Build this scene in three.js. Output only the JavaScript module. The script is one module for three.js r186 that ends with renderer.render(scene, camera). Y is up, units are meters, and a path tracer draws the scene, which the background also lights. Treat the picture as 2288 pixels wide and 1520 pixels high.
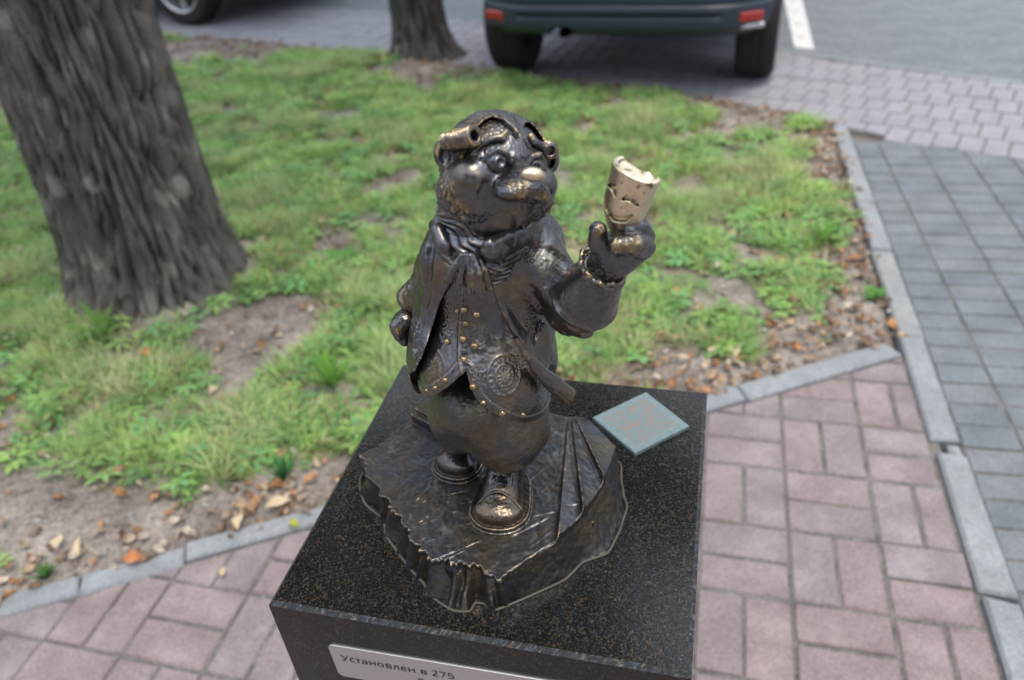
import * as THREE from 'three';
import { mergeGeometries } from 'three/addons/utils/BufferGeometryUtils.js';
import { ImprovedNoise } from 'three/addons/math/ImprovedNoise.js';
import { RoundedBoxGeometry } from 'three/addons/geometries/RoundedBoxGeometry.js';

// ------------------------------------------------------------------ camera, sky, light
const scene = new THREE.Scene();
const camera = new THREE.PerspectiveCamera(47.08, 1024 / 680, 0.05, 400);
camera.position.set(0.1787, 1.5275, 0.5774);
camera.rotation.set(-0.622, 0.2822, -0.0844, 'YXZ');
camera.focus = 0.715;
camera.userData.fStop = 4.3;
scene.add(camera);

const renderer = new THREE.WebGLRenderer({ antialias: true });
renderer.toneMapping = THREE.LinearToneMapping;
renderer.toneMappingExposure = 1.7;
renderer.shadowMap.enabled = true;

// an even, thinly overcast sky: brighter overhead, a little blue
function makeSky() {
  const w = 256, h = 128, data = new Float32Array(w * h * 4);
  const nz = new ImprovedNoise();
  for (let j = 0; j < h; j++) for (let i = 0; i < w; i++) {
    const el = ((j + 0.5) / h - 0.5) * Math.PI, az = (i + 0.5) / w * 2 * Math.PI;
    const s = Math.max(0, Math.sin(el)), c = Math.cos(el);
    const cloud = 0.5 + 0.5 * nz.noise(c * Math.cos(az) * 2.3, s * 3.1 + 7, c * Math.sin(az) * 2.3) + 0.25 * nz.noise(c * Math.cos(az) * 6, s * 8, c * Math.sin(az) * 6);
    const L = (0.17 + 1.1 * s) * (0.86 + 0.28 * cloud), k = (j * w + i) * 4;
    data[k] = L * (0.86 + 0.06 * cloud); data[k + 1] = L * 0.975; data[k + 2] = L * (1.16 - 0.08 * cloud); data[k + 3] = 1;
  }
  const t = new THREE.DataTexture(data, w, h, THREE.RGBAFormat, THREE.FloatType);
  t.mapping = THREE.EquirectangularReflectionMapping; t.magFilter = THREE.LinearFilter; t.needsUpdate = true;
  return t;
}
const sky = makeSky();
scene.background = sky; scene.environment = sky;

const sun = new THREE.DirectionalLight(0xfff0dc, 1.45);
sun.position.set(1.4, 6.5, 0.8);
sun.castShadow = true; sun.shadow.radius = 40;
sun.shadow.mapSize.set(2048, 2048);
Object.assign(sun.shadow.camera, { left: -8, right: 8, top: 8, bottom: -8, near: 0.5, far: 40 });
scene.add(sun, sun.target);

const QUICK = 1.0;                                                // cell size factor of the sculpted pieces

// ------------------------------------------------------------------ helpers
let seed = 12345;
function rnd() { seed = (seed * 1664525 + 1013904223) >>> 0; return seed / 4294967296; }
const rr = (a, b) => a + (b - a) * rnd();
const clamp = (x, a, b) => x < a ? a : x > b ? b : x;
const sstep = (a, b, x) => { const t = clamp((x - a) / (b - a), 0, 1); return t * t * (3 - 2 * t); };
const lerp = (a, b, t) => a + (b - a) * t;
const per = new ImprovedNoise();
const noise = (x, y, z) => per.noise(x, y, z);
const fbm = (x, y, z) => noise(x, y, z) * 0.55 + noise(x * 2.1 + 5, y * 2.1, z * 2.1) * 0.3 + noise(x * 4.3, y * 4.3 + 9, z * 4.3) * 0.15;

const names = new Map();
function numbered(name) { const n = names.get(name) || 0; names.set(name, n + 1); return n ? name + '_' + String(n).padStart(3, '0') : name; }
function shade(o) { o.castShadow = o.receiveShadow = true; return o; }
function tag(o, label, category, group) { o.userData.label = label; o.userData.category = category; if (group) o.userData.group = group; return o; }
function thing(name, label, category, pos = [0, 0, 0], turn = 0, group) {
  const o = new THREE.Group(); o.name = numbered(name); o.position.set(...pos); o.rotation.y = turn; scene.add(o);
  return tag(o, label, category, group);
}
function part(name, geometry, material, parent) { const m = shade(new THREE.Mesh(geometry, material)); m.name = name; parent.add(m); return m; }
function struct(name, geometry, material) { const m = shade(new THREE.Mesh(geometry, material)); m.name = name; m.userData.kind = 'structure'; scene.add(m); return m; }
function stuff(o, name, parent, label, category) { o.name = name; o.userData.kind = 'stuff'; shade(o); if (label) tag(o, label, category); parent.add(o); return o; }
function dup(root, label, group) { const r = root.clone(); r.name = numbered(root.name.replace(/_\d{3}$/, '')); scene.add(r); tag(r, label, root.userData.category, group); return r; }

function texture(w, h, fill, repeat, colour = true) {                // fill(x, y) -> [r, g, b] in 0..1, sRGB for colour maps
  const d = new Uint8Array(w * h * 4);
  for (let y = 0; y < h; y++) for (let x = 0; x < w; x++) {
    const c = fill(x, y), k = (y * w + x) * 4;
    d[k] = clamp(c[0], 0, 1) * 255; d[k + 1] = clamp(c[1], 0, 1) * 255; d[k + 2] = clamp(c[2], 0, 1) * 255; d[k + 3] = 255;
  }
  const t = new THREE.DataTexture(d, w, h, THREE.RGBAFormat);
  t.wrapS = t.wrapT = THREE.RepeatWrapping; t.magFilter = THREE.LinearFilter; t.minFilter = THREE.LinearMipmapLinearFilter;
  if (colour) t.colorSpace = THREE.SRGBColorSpace;
  if (repeat) t.repeat.set(...repeat);
  t.needsUpdate = true;
  return t;
}
// noise that tiles over n cells
const hash = (i, j, s) => { let h = (i * 374761393 + j * 668265263 + s * 1442695041) | 0; h = Math.imul(h ^ (h >>> 13), 1274126177); return ((h ^ (h >>> 16)) >>> 0) / 4294967296; };
function tile(x, y, n, s) {
  const i = Math.floor(x), j = Math.floor(y), fx = x - i, fy = y - j, u = fx * fx * (3 - 2 * fx), v = fy * fy * (3 - 2 * fy), m = (a) => ((a % n) + n) % n;
  return lerp(lerp(hash(m(i), m(j), s), hash(m(i + 1), m(j), s), u), lerp(hash(m(i), m(j + 1), s), hash(m(i + 1), m(j + 1), s), u), v);
}

// a slab over a convex outline [[x, z], ...], its upper edge bevelled; uv in metres
function slab(poly, y0, y1, bevel = 0.003, wob = 0) {
  const n = poly.length; let cx = 0, cz = 0, ar = 0;
  for (let i = 0; i < n; i++) { cx += poly[i][0] / n; cz += poly[i][1] / n; const a = poly[i], b = poly[(i + 1) % n]; ar += a[0] * b[1] - a[1] * b[0]; }
  const p = ar > 0 ? poly : poly.slice().reverse();
  const inward = p.map((q, i) => { const b = p[(i + 1) % n], e = norm2(b[0] - q[0], b[1] - q[1]); return [-e[1], e[0]]; });
  const inner = p.map((q, i) => { const n1 = inward[(i + n - 1) % n], n2 = inward[i], k = bevel / Math.max(0.5, 1 + n1[0] * n2[0] + n1[1] * n2[1]); return [q[0] + (n1[0] + n2[0]) * k, q[1] + (n1[1] + n2[1]) * k]; });
  const tx = rr(-wob, wob), tz = rr(-wob, wob), top = (q) => [q[0], y1 + (q[0] - cx) * tx + (q[1] - cz) * tz, q[1]], rim = (q) => [q[0], y1 - bevel + (q[0] - cx) * tx + (q[1] - cz) * tz, q[1]];
  const P = [], U = [], tri = (a, b, c) => { P.push(...a, ...b, ...c); for (const v of [a, b, c]) U.push(v[0], v[2] + v[1]); };
  for (let i = 0; i < n; i++) {
    const j = (i + 1) % n, A0 = [p[i][0], y0, p[i][1]], B0 = [p[j][0], y0, p[j][1]], A1 = rim(p[i]), B1 = rim(p[j]), A2 = top(inner[i]), B2 = top(inner[j]);
    tri(A0, A1, B1); tri(A0, B1, B0); tri(A1, A2, B2); tri(A1, B2, B1);
    if (i > 0 && i < n - 1) tri(top(inner[0]), B2, A2);
  }
  const g = new THREE.BufferGeometry();
  g.setAttribute('position', new THREE.Float32BufferAttribute(P, 3)); g.setAttribute('uv', new THREE.Float32BufferAttribute(U, 2));
  g.computeVertexNormals();
  return g;
}
function norm2(x, y) { const l = Math.hypot(x, y) || 1; return [x / l, y / l]; }
function clipHalf(poly, a, b, c) {                                   // keep a x + b z <= c
  const out = [];
  for (let i = 0; i < poly.length; i++) {
    const p = poly[i], q = poly[(i + 1) % poly.length], dp = a * p[0] + b * p[1] - c, dq = a * q[0] + b * q[1] - c;
    if (dp <= 0) out.push(p);
    if ((dp < 0 && dq > 0) || (dp > 0 && dq < 0)) { const t = dp / (dp - dq); out.push([lerp(p[0], q[0], t), lerp(p[1], q[1], t)]); }
  }
  return out;
}
function clipLine(poly, p, q, side = 1) {                            // keep what lies to one side of the line from p to q
  const nx = (q[1] - p[1]) * side, nz = -(q[0] - p[0]) * side;
  return clipHalf(poly, nx, nz, nx * p[0] + nz * p[1]);
}
function polyArea(p) { let a = 0; for (let i = 0; i < p.length; i++) { const q = p[(i + 1) % p.length]; a += p[i][0] * q[1] - p[i][1] * q[0]; } return Math.abs(a) / 2; }
function sheet(poly, y) {                                            // a flat sheet over any outline; uv in metres
  const s = new THREE.Shape(poly.map(([x, z]) => new THREE.Vector2(x, -z))), g = new THREE.ShapeGeometry(s);
  g.rotateX(-Math.PI / 2); g.translate(0, y, 0);
  return g;
}
function along(line, x) { for (let i = 0; i < line.length - 1; i++) if (x <= line[i + 1][0] || i === line.length - 2) return lerp(line[i][1], line[i + 1][1], (x - line[i][0]) / (line[i + 1][0] - line[i][0])); }

// ------------------------------------------------------------------ sculpting: distance fields and a surface-nets mesher
const hyp = (x, y, z) => Math.sqrt(x * x + y * y + z * z);
const ball = (c, r) => (x, y, z) => hyp(x - c[0], y - c[1], z - c[2]) - r;
const egg = (c, r) => (x, y, z) => {
  x -= c[0]; y -= c[1]; z -= c[2];
  const a = hyp(x / r[0], y / r[1], z / r[2]), b = hyp(x / (r[0] * r[0]), y / (r[1] * r[1]), z / (r[2] * r[2]));
  return b < 1e-9 ? -Math.min(r[0], r[1], r[2]) : a * (a - 1) / b;
};
const limb = (a, b, r1, r2 = r1) => {                                // a rounded cone from a to b
  const dx = b[0] - a[0], dy = b[1] - a[1], dz = b[2] - a[2], l2 = dx * dx + dy * dy + dz * dz, rd = r1 - r2, a2 = l2 - rd * rd, il2 = 1 / l2, sg = Math.sign(rd) * rd * rd;
  return (x, y, z) => {
    x -= a[0]; y -= a[1]; z -= a[2];
    const h = x * dx + y * dy + z * dz, k = h - l2, ux = x * l2 - dx * h, uy = y * l2 - dy * h, uz = z * l2 - dz * h, x2 = ux * ux + uy * uy + uz * uz, y2 = h * h * l2, z2 = k * k * l2;
    if (a2 <= 0) return Math.min(hyp(x, y, z) - r1, hyp(x - dx, y - dy, z - dz) - r2);
    const q = sg * x2;
    if (Math.sign(k) * a2 * z2 > q) return Math.sqrt(x2 + z2) * il2 - r2;
    if (Math.sign(h) * a2 * y2 < q) return Math.sqrt(x2 + y2) * il2 - r1;
    return (Math.sqrt(x2 * a2 * il2) + h * rd) * il2 - r1;
  };
};
const chain = (pts, rad) => { const s = pts.slice(1).map((p, i) => limb(pts[i], p, Array.isArray(rad) ? rad[i] : rad, Array.isArray(rad) ? rad[i + 1] : rad)); return (x, y, z) => { let d = 1e9; for (const f of s) d = Math.min(d, f(x, y, z)); return d; }; };
const block = (c, h, r = 0) => (x, y, z) => {
  const a = Math.abs(x - c[0]) - h[0] + r, b = Math.abs(y - c[1]) - h[1] + r, d = Math.abs(z - c[2]) - h[2] + r;
  return hyp(Math.max(a, 0), Math.max(b, 0), Math.max(d, 0)) + Math.min(Math.max(a, b, d), 0) - r;
};
const smin = (a, b, k) => { const h = Math.max(k - Math.abs(a - b), 0) / k; return Math.min(a, b) - h * h * k * 0.25; };
const smax = (a, b, k) => -smin(-a, -b, k);
const join = (k, ...fs) => (x, y, z) => { let d = fs[0](x, y, z); for (let i = 1; i < fs.length; i++) d = smin(d, fs[i](x, y, z), k); return d; };
const grow = (f, r) => (x, y, z) => f(x, y, z) - r;
function placed(f, pos, euler, scale = 1) {                           // f in its own axes, set at pos, turned by [yaw, pitch, roll] and scaled
  const m = new THREE.Matrix4().makeRotationFromEuler(new THREE.Euler(euler[1], euler[0], euler[2], 'YXZ')).transpose(), e = m.elements, k = 1 / scale;
  return (x, y, z) => { x = (x - pos[0]) * k; y = (y - pos[1]) * k; z = (z - pos[2]) * k; return f(e[0] * x + e[4] * y + e[8] * z, e[1] * x + e[5] * y + e[9] * z, e[2] * x + e[6] * y + e[10] * z) * scale; };
}
function poly2(pts) {                                                // signed distance to a closed outline in the plane
  const n = pts.length;
  return (x, y) => {
    let d = 1e9, s = 1;
    for (let i = 0, j = n - 1; i < n; j = i, i++) {
      const a = pts[i], b = pts[j], ex = b[0] - a[0], ey = b[1] - a[1], wx = x - a[0], wy = y - a[1], t = clamp((wx * ex + wy * ey) / (ex * ex + ey * ey), 0, 1);
      const bx = wx - ex * t, by = wy - ey * t; d = Math.min(d, bx * bx + by * by);
      const c1 = y >= a[1], c2 = y < b[1], c3 = ex * wy > ey * wx;
      if ((c1 && c2 && c3) || (!c1 && !c2 && !c3)) s = -s;
    }
    return s * Math.sqrt(d);
  };
}
function baked(f, x0, y0, x1, y1, c = 0.0006) {                        // the same distance from a table
  const w = Math.ceil((x1 - x0) / c) + 2, h = Math.ceil((y1 - y0) / c) + 2, T = new Float32Array(w * h);
  for (let j = 0; j < h; j++) for (let i = 0; i < w; i++) T[j * w + i] = f(x0 + i * c, y0 + j * c);
  return (x, y) => { const u = clamp((x - x0) / c, 0, w - 1.001), v = clamp((y - y0) / c, 0, h - 1.001), i = u | 0, j = v | 0, a = u - i, b = v - j, k = j * w + i; return (T[k] * (1 - a) + T[k + 1] * a) * (1 - b) + (T[k + w] * (1 - a) + T[k + w + 1] * a) * b; };
}
// hit(f, p): where the line of sight from the statue's front through p meets f (to sit buttons and seams on the cloth)
const EYE = [0, 0.6275, 0.5448];
function hit(f, p, start = 0.2) {
  const d = [p[0] - EYE[0], p[1] - EYE[1], p[2] - EYE[2]], l = hyp(...d); for (let i = 0; i < 3; i++) d[i] /= l;
  let t = l - start, best = 1e9, bt = t;                              // where it misses, the nearest point on the way counts
  for (let i = 0; i < 120 && t < l + 0.12; i++) { const s = f(EYE[0] + d[0] * t, EYE[1] + d[1] * t, EYE[2] + d[2] * t); if (s < best) { best = s; bt = t; } if (s < 2e-5) break; t += Math.max(s * 0.7, 2e-5); }
  t = bt;
  return [EYE[0] + d[0] * t, EYE[1] + d[1] * t, EYE[2] + d[2] * t];
}

function sculpt(f, lo, hi, cell, paint, h2 = 0.0018) {
  cell *= QUICK;
  const B = 4, N = [0, 1, 2].map((i) => Math.ceil((hi[i] - lo[i]) / cell / B) * B + 1), [nx, ny, nz] = N, OUT = 9, IN = -9;
  const G = new Float32Array(nx * ny * nz).fill(OUT), at = (i, j, k) => (k * ny + j) * nx + i;
  const active = [], half = cell * (B / 2) * Math.sqrt(3), C2 = B * 4;
  const visit = (i, j, k, n) => {                                    // halve blocks until they are near the surface
    if (i >= nx - 1 || j >= ny - 1 || k >= nz - 1) return;
    const d = f(lo[0] + (i + n / 2) * cell, lo[1] + (j + n / 2) * cell, lo[2] + (k + n / 2) * cell);
    if (Math.abs(d) > cell * n * 0.866 * 1.5 + 0.0028 * (cell < 0.005 ? 1 : 10)) {
      if (d < 0) for (let c = 0; c <= n; c++) for (let b = 0; b <= n; b++) for (let a = 0; a <= n; a++) if (i + a < nx && j + b < ny && k + c < nz) { const q = at(i + a, j + b, k + c); if (G[q] === OUT) G[q] = IN; }
      return;
    }
    if (n === B) { active.push([i, j, k]); return; }
    const m = n / 2; for (let c = 0; c < 2; c++) for (let b = 0; b < 2; b++) for (let a = 0; a < 2; a++) visit(i + a * m, j + b * m, k + c * m, m);
  };
  for (let k = 0; k < nz - 1; k += C2) for (let j = 0; j < ny - 1; j += C2) for (let i = 0; i < nx - 1; i += C2) visit(i, j, k, C2);
  for (const [i, j, k] of active) for (let c = 0; c <= B; c++) for (let b = 0; b <= B; b++) for (let a = 0; a <= B; a++) {
    const q = at(i + a, j + b, k + c);
    if (G[q] === OUT || G[q] === IN) G[q] = f(lo[0] + (i + a) * cell, lo[1] + (j + b) * cell, lo[2] + (k + c) * cell);
  }
  const id = new Int32Array(nx * ny * nz).fill(-1), P = [], I = [], corner = [0, 1, nx, nx + 1, nx * ny, nx * ny + 1, nx * ny + nx, nx * ny + nx + 1];
  const E = [[0, 1], [2, 3], [4, 5], [6, 7], [0, 2], [1, 3], [4, 6], [5, 7], [0, 4], [1, 5], [2, 6], [3, 7]];
  for (const [bi, bj, bk] of active) for (let c = 0; c < B; c++) for (let b = 0; b < B; b++) for (let a = 0; a < B; a++) {
    const i = bi + a, j = bj + b, k = bk + c, q = at(i, j, k);
    let m = 0; for (let v = 0; v < 8; v++) if (G[q + corner[v]] < 0) m |= 1 << v;
    if (m === 0 || m === 255) continue;
    let x = 0, y = 0, z = 0, n = 0;
    for (const [u, v] of E) { const g0 = G[q + corner[u]], g1 = G[q + corner[v]]; if ((g0 < 0) === (g1 < 0)) continue; const t = g0 / (g0 - g1); x += lerp(u & 1, v & 1, t); y += lerp(u >> 1 & 1, v >> 1 & 1, t); z += lerp(u >> 2, v >> 2, t); n++; }
    id[q] = P.length / 3; P.push(lo[0] + (i + x / n) * cell, lo[1] + (j + y / n) * cell, lo[2] + (k + z / n) * cell);
  }
  const quad = (a, b, c, d, flip) => { if (a < 0 || b < 0 || c < 0 || d < 0) return; if (flip) I.push(a, c, b, a, d, c); else I.push(a, b, c, a, c, d); };
  for (const [bi, bj, bk] of active) for (let c = 0; c < B; c++) for (let b = 0; b < B; b++) for (let a = 0; a < B; a++) {
    const i = bi + a, j = bj + b, k = bk + c, q = at(i, j, k), s = G[q] < 0;
    if (j > 0 && k > 0 && s !== G[q + 1] < 0) quad(id[q - nx - nx * ny], id[q - nx * ny], id[q], id[q - nx], !s);
    if (i > 0 && k > 0 && s !== G[q + nx] < 0) quad(id[q - 1 - nx * ny], id[q - 1], id[q], id[q - nx * ny], !s);
    if (i > 0 && j > 0 && s !== G[q + nx * ny] < 0) quad(id[q - 1 - nx], id[q - nx], id[q], id[q - 1], !s);
  }
  // one step onto the surface, with the gradient as normal
  const n = P.length / 3, NR = new Float32Array(n * 3), h = cell * 0.5;
  for (let v = 0; v < n; v++) {
    let x = P[v * 3], y = P[v * 3 + 1], z = P[v * 3 + 2];
    const f0 = f(x, y, z), a = (f(x + h, y, z) - f0) / h, b = (f(x, y + h, z) - f0) / h, c = (f(x, y, z + h) - f0) / h, l = hyp(a, b, c) || 1, d = clamp(f0 / Math.max(l, 0.5), -cell * 0.5, cell * 0.5) / l;
    P[v * 3] = x - a * d; P[v * 3 + 1] = y - b * d; P[v * 3 + 2] = z - c * d;
    NR[v * 3] = a / l; NR[v * 3 + 1] = b / l; NR[v * 3 + 2] = c / l;
  }
  const geo = new THREE.BufferGeometry();
  geo.setAttribute('position', new THREE.Float32BufferAttribute(P, 3)); geo.setAttribute('normal', new THREE.BufferAttribute(NR, 3));
  geo.setIndex(I);
  if (paint) {                                                        // how sharply the surface bends, from the mesh itself
    const S = new Float32Array(n * 3), W = new Float32Array(n);
    for (let t = 0; t < I.length; t += 3) for (let e = 0; e < 3; e++) { const a = I[t + e], b = I[t + (e + 1) % 3]; for (let k = 0; k < 3; k++) { S[a * 3 + k] += P[b * 3 + k]; S[b * 3 + k] += P[a * 3 + k]; } W[a]++; W[b]++; }
    let H = new Float32Array(n);
    for (let v = 0; v < n; v++) if (W[v]) { let s = 0, q = 0; for (let k = 0; k < 3; k++) { const d = S[v * 3 + k] / W[v] - P[v * 3 + k]; s += d * NR[v * 3 + k]; } H[v] = -s * 4 / (1.5 * cell * cell) * h2; }
    for (let pass = 0; pass < 2; pass++) { const A = new Float32Array(n); for (let t = 0; t < I.length; t += 3) for (let e = 0; e < 3; e++) { const a = I[t + e], b = I[t + (e + 1) % 3]; A[a] += H[b]; A[b] += H[a]; } for (let v = 0; v < n; v++) if (W[v]) A[v] = 0.35 * H[v] + 0.65 * A[v] / W[v]; H = A; }
    const C = new Float32Array(n * 3);
    for (let v = 0; v < n; v++) { const c = paint(P[v * 3], P[v * 3 + 1], P[v * 3 + 2], [NR[v * 3], NR[v * 3 + 1], NR[v * 3 + 2]], H[v]); C[v * 3] = c[0]; C[v * 3 + 1] = c[1]; C[v * 3 + 2] = c[2]; }
    geo.setAttribute('color', new THREE.BufferAttribute(C, 3));
  }
  return geo;
}

// ------------------------------------------------------------------ the ground: outlines in metres, x to the right along the plinth's front, z towards the camera
const lawnFar = [[-9, -6.75], [-4.42, -5.34], [-3.21, -5.05], [-2.07, -4.69], [-1.4, -4.44], [-0.61, -4.135], [-0.06, -3.947], [0.43, -3.744], [0.77, -3.529]];
const roadEdge = [[-9, -7.75], [-3.98, -6.34], [-2.55, -5.95], [0.557, -4.823], [0.963, -4.584], [1.42, -4.371], [1.81, -4.195], [4.5, -2.9]];
const kerbIn = [[0.766, -3.5], [0.8375, -0.5]], kerbOut = [[0.841, -3.45], [0.911, -0.6]];
const diagIn = [[0.245, -1.203], [-0.755, -0.585]], diagOut = [[0.236, -1.284], [-0.757, -0.655]];
const pathTop = [[0.821, -3.381], [1.54, -3.129]];

// mottled concrete, brick and soil colour
function mottle(base, amp, grit, s, tint = [1, 1, 1]) {
  return texture(512, 512, (x, y) => {
    const u = x / 512, v = y / 512;
    const a = tile(u * 5, v * 5, 5, s) * 0.5 + tile(u * 13, v * 13, 13, s + 1) * 0.3 + tile(u * 37, v * 37, 37, s + 2) * 0.2 - 0.5, b = hash(x, y, s + 3) - 0.5, c = tile(u * 90, v * 90, 90, s + 4) - 0.5;
    const k = a * amp + b * grit + c * grit;
    return base.map((q, i) => q + k * tint[i]);
  });
}
const gritBump = texture(512, 512, (x, y) => { const u = x / 512, v = y / 512, q = tile(u * 110, v * 110, 110, 50) * 0.5 + hash(x, y, 51) * 0.3 + tile(u * 40, v * 40, 40, 52) * 0.4; return [q, q, q]; }, null, false);
const set = (t, u, v = u) => { const c = t.clone(); c.repeat.set(u, v); c.needsUpdate = true; return c; };
const redTex = mottle([0.545, 0.503, 0.503], 0.14, 0.09, 11), greyTex = mottle([0.445, 0.465, 0.48], 0.11, 0.08, 21), kerbTex = mottle([0.56, 0.575, 0.585], 0.14, 0.09, 31), paleTex = mottle([0.575, 0.575, 0.595], 0.08, 0.07, 41);
const stone = (tex, color, rep = 3.1) => new THREE.MeshStandardMaterial({ map: set(tex, rep), color, roughness: 0.88, bumpMap: set(gritBump, rep * 1.7), bumpScale: 0.0012 });
const tints = (tex, list, rep) => list.map((c) => stone(tex, new THREE.Color(...c), rep));
const redMats = tints(redTex, [[1, 0.96, 0.96], [0.94, 0.92, 0.94], [1.0, 0.93, 0.93], [0.9, 0.9, 0.93], [0.97, 0.98, 1.0]]);
const greyMats = tints(greyTex, [[1, 1, 1], [0.93, 0.95, 0.97], [0.87, 0.89, 0.92], [1.0, 0.99, 0.98]]);
const paleMats = tints(paleTex, [[1, 0.98, 1], [0.94, 0.93, 0.96], [0.98, 0.95, 0.95]]);
const kerbMats = tints(kerbTex, [[1, 1, 1], [0.94, 0.95, 0.96], [0.98, 0.97, 0.94]]);
const pick = (a) => a[Math.floor(rnd() * a.length)];

// the soil below everything, out to where nothing is seen any more
const soilTex = mottle([0.535, 0.50, 0.47], 0.30, 0.16, 61, [1, 0.98, 0.95]);
const soilMat = new THREE.MeshStandardMaterial({ map: set(soilTex, 1.4), roughness: 1, bumpMap: set(gritBump, 2.3), bumpScale: 0.005 });
struct('ground', sheet([[-70, 60], [70, 60], [70, -90], [-70, -90]], -0.06), soilMat);

// asphalt road with its painted line
const asphaltTex = mottle([0.50, 0.515, 0.53], 0.09, 0.17, 71);
struct('road', sheet([...roadEdge, [40, 8], [60, -60], [-60, -60], [-60, -26]], -0.006), new THREE.MeshStandardMaterial({ map: set(asphaltTex, 1.7), color: new THREE.Color(0.86, 0.88, 0.9), roughness: 0.9, bumpMap: set(gritBump, 3.1), bumpScale: 0.004 }));
const paintTex = texture(256, 256, (x, y) => { const q = 0.86 - 0.3 * sstep(0.58, 0.72, tile(x / 256 * 22, y / 256 * 22, 22, 81) * 0.6 + hash(x, y, 82) * 0.4); return [q, q, q * 0.99]; });
struct('road_marking', slab([[0.655, -4.87], [0.775, -4.83], [0.775, -6.9], [0.635, -6.9]], -0.006, -0.001, 0.001), new THREE.MeshStandardMaterial({ map: set(paintTex, 3), roughness: 0.8 }));
struct('road_marking_002', slab([[3.0, -4.6], [3.14, -4.6], [3.14, -6.9], [3.0, -6.9]], -0.006, -0.001, 0.001), new THREE.MeshStandardMaterial({ map: set(paintTex, 3), roughness: 0.8 }));

const bedMat = new THREE.MeshStandardMaterial({ map: set(mottle([0.44, 0.425, 0.41], 0.22, 0.16, 91), 4), roughness: 1, bumpMap: set(gritBump, 4), bumpScale: 0.003 });

// basket-weave paving of red concrete bricks round the plinth
const redPaving = struct('brick_paving', sheet([[0.9, 2.6], [0.836, -1.58], [-1.46, -0.15], [-5.8, 2.6]], -0.005), bedMat);
{
  const X0 = 0.438, Z0 = -1.206, S = 0.2068, gap = 0.0045;
  const list = [];
  for (let j = -3; j < 18; j++) for (let i = -29; i < 3; i++) for (let h = 0; h < 2; h++) {
    const x = X0 + i * S, z = Z0 + j * S, flat = ((i + j) & 1) !== 0;
    let a = flat ? [x, x + S, z + h * S / 2, z + (h + 1) * S / 2] : [x + h * S / 2, x + (h + 1) * S / 2, z, z + S];
    const g = gap * rr(0.7, 1.2), dx = rr(-0.0012, 0.0012), dz = rr(-0.0012, 0.0012);
    let p = [[a[0] + g + dx, a[2] + g + dz], [a[1] - g + dx, a[2] + g + dz], [a[1] - g + dx, a[3] - g + dz], [a[0] + g + dx, a[3] - g + dz]];
    p = clipHalf(p, 1, 0, along([[-3.5, 0.766], [-0.5, 0.8375], [3, 0.92]], z) - 0.006);
    p = clipLine(p, [diagIn[0][0], diagIn[0][1] + 0.004], [diagIn[1][0], diagIn[1][1] + 0.004], -1);
    if (p.length < 3 || polyArea(p) < 0.0004) continue;
    if ((a[0] > -0.16 && a[1] < 0.16 && a[2] > -0.16 && a[3] < 0.16)) continue;      // under the plinth
    list.push([Math.hypot(p[0][0] + 0.1, p[0][1] + 0.7), slab(p, -0.04, rr(-0.002, 0.002), rr(0.003, 0.005), 0.016), pick(redMats)]);
  }
  list.sort((a, b) => a[0] - b[0]);
  list.slice(0, 298).forEach(([, q, m]) => part('brick', q, m, redPaving));
  stuff(new THREE.Mesh(mergeGeometries(list.slice(298).map((q) => q[1])), redMats[0]), 'outer_brick', redPaving);
}

// flush kerbs: along the lawn and path, and across from the path behind the plinth
const kerb1 = new THREE.Group(); kerb1.name = 'path_kerb'; kerb1.userData.kind = 'structure'; scene.add(kerb1);
{
  const zs = [-3.5, -3.064, -2.615, -2.209, -1.649, -1.173, -0.671, -0.17, 0.33, 0.83, 1.33, 1.83, 2.33], xi = (z) => along([[-3.5, 0.766], [-0.5, 0.8375], [3, 0.92]], z), xo = (z) => along([[-3.5, 0.838], [-0.6, 0.911], [3, 1.0]], z);
  zs.slice(1).forEach((z1, k) => {
    const z0 = zs[k] + 0.005, zb = z1 === -1.173 ? z1 - 0.004 : z1 - 0.004, s = k === 5 ? 0.05 : 0;
    const g = slab([[xi(z0 + s) + rr(-0.003, 0.003), z0 + s], [xo(z0 + s) - 0.003, z0 + s + rr(-0.006, 0.012)], [xo(zb) + rr(-0.004, 0.004), zb], [xi(zb) + rr(-0.003, 0.003), zb + rr(-0.006, 0.006)]], -0.06, 0.012 + rr(-0.004, 0.004), 0.007, 0.02);
    part('kerb_stone', g, pick(kerbMats), kerb1);
  });
  part('broken_kerb_stone', slab([[0.862, -1.165], [0.893, -1.168], [0.899, -1.11], [0.875, -1.105], [0.86, -1.14]], -0.06, 0.002, 0.008, 0.2), kerbMats[2], kerb1);
}
const kerb2 = new THREE.Group(); kerb2.name = 'lawn_kerb'; kerb2.userData.kind = 'structure'; scene.add(kerb2);
{
  const L = norm2(diagIn[1][0] - diagIn[0][0], diagIn[1][1] - diagIn[0][1]), nx = L[1], nz = -L[0], at = (t, o) => [diagIn[0][0] + L[0] * t + nx * o, diagIn[0][1] + L[1] * t + nz * o];
  const ts = [-0.66, -0.12, 0.42, 0.95, 1.47, 1.72, 2.2, 2.7, 3.2, 3.7, 4.2, 4.8];
  ts.slice(1).forEach((t1, k) => {
    const a = ts[k] + 0.004, b = t1 - 0.004, w = 0.068 + rr(-0.006, 0.006), o = (k === 4 ? 0.012 : 0);
    part('kerb_stone', slab([at(a, o), at(b, o), at(b, o - w), at(a, o - w)].map(([x, z]) => [x + rr(-0.003, 0.003), z + rr(-0.003, 0.003)]), -0.06, 0.008 + rr(-0.004, 0.003), 0.006, 0.03), pick(kerbMats), kerb2);
  });
}

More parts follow.
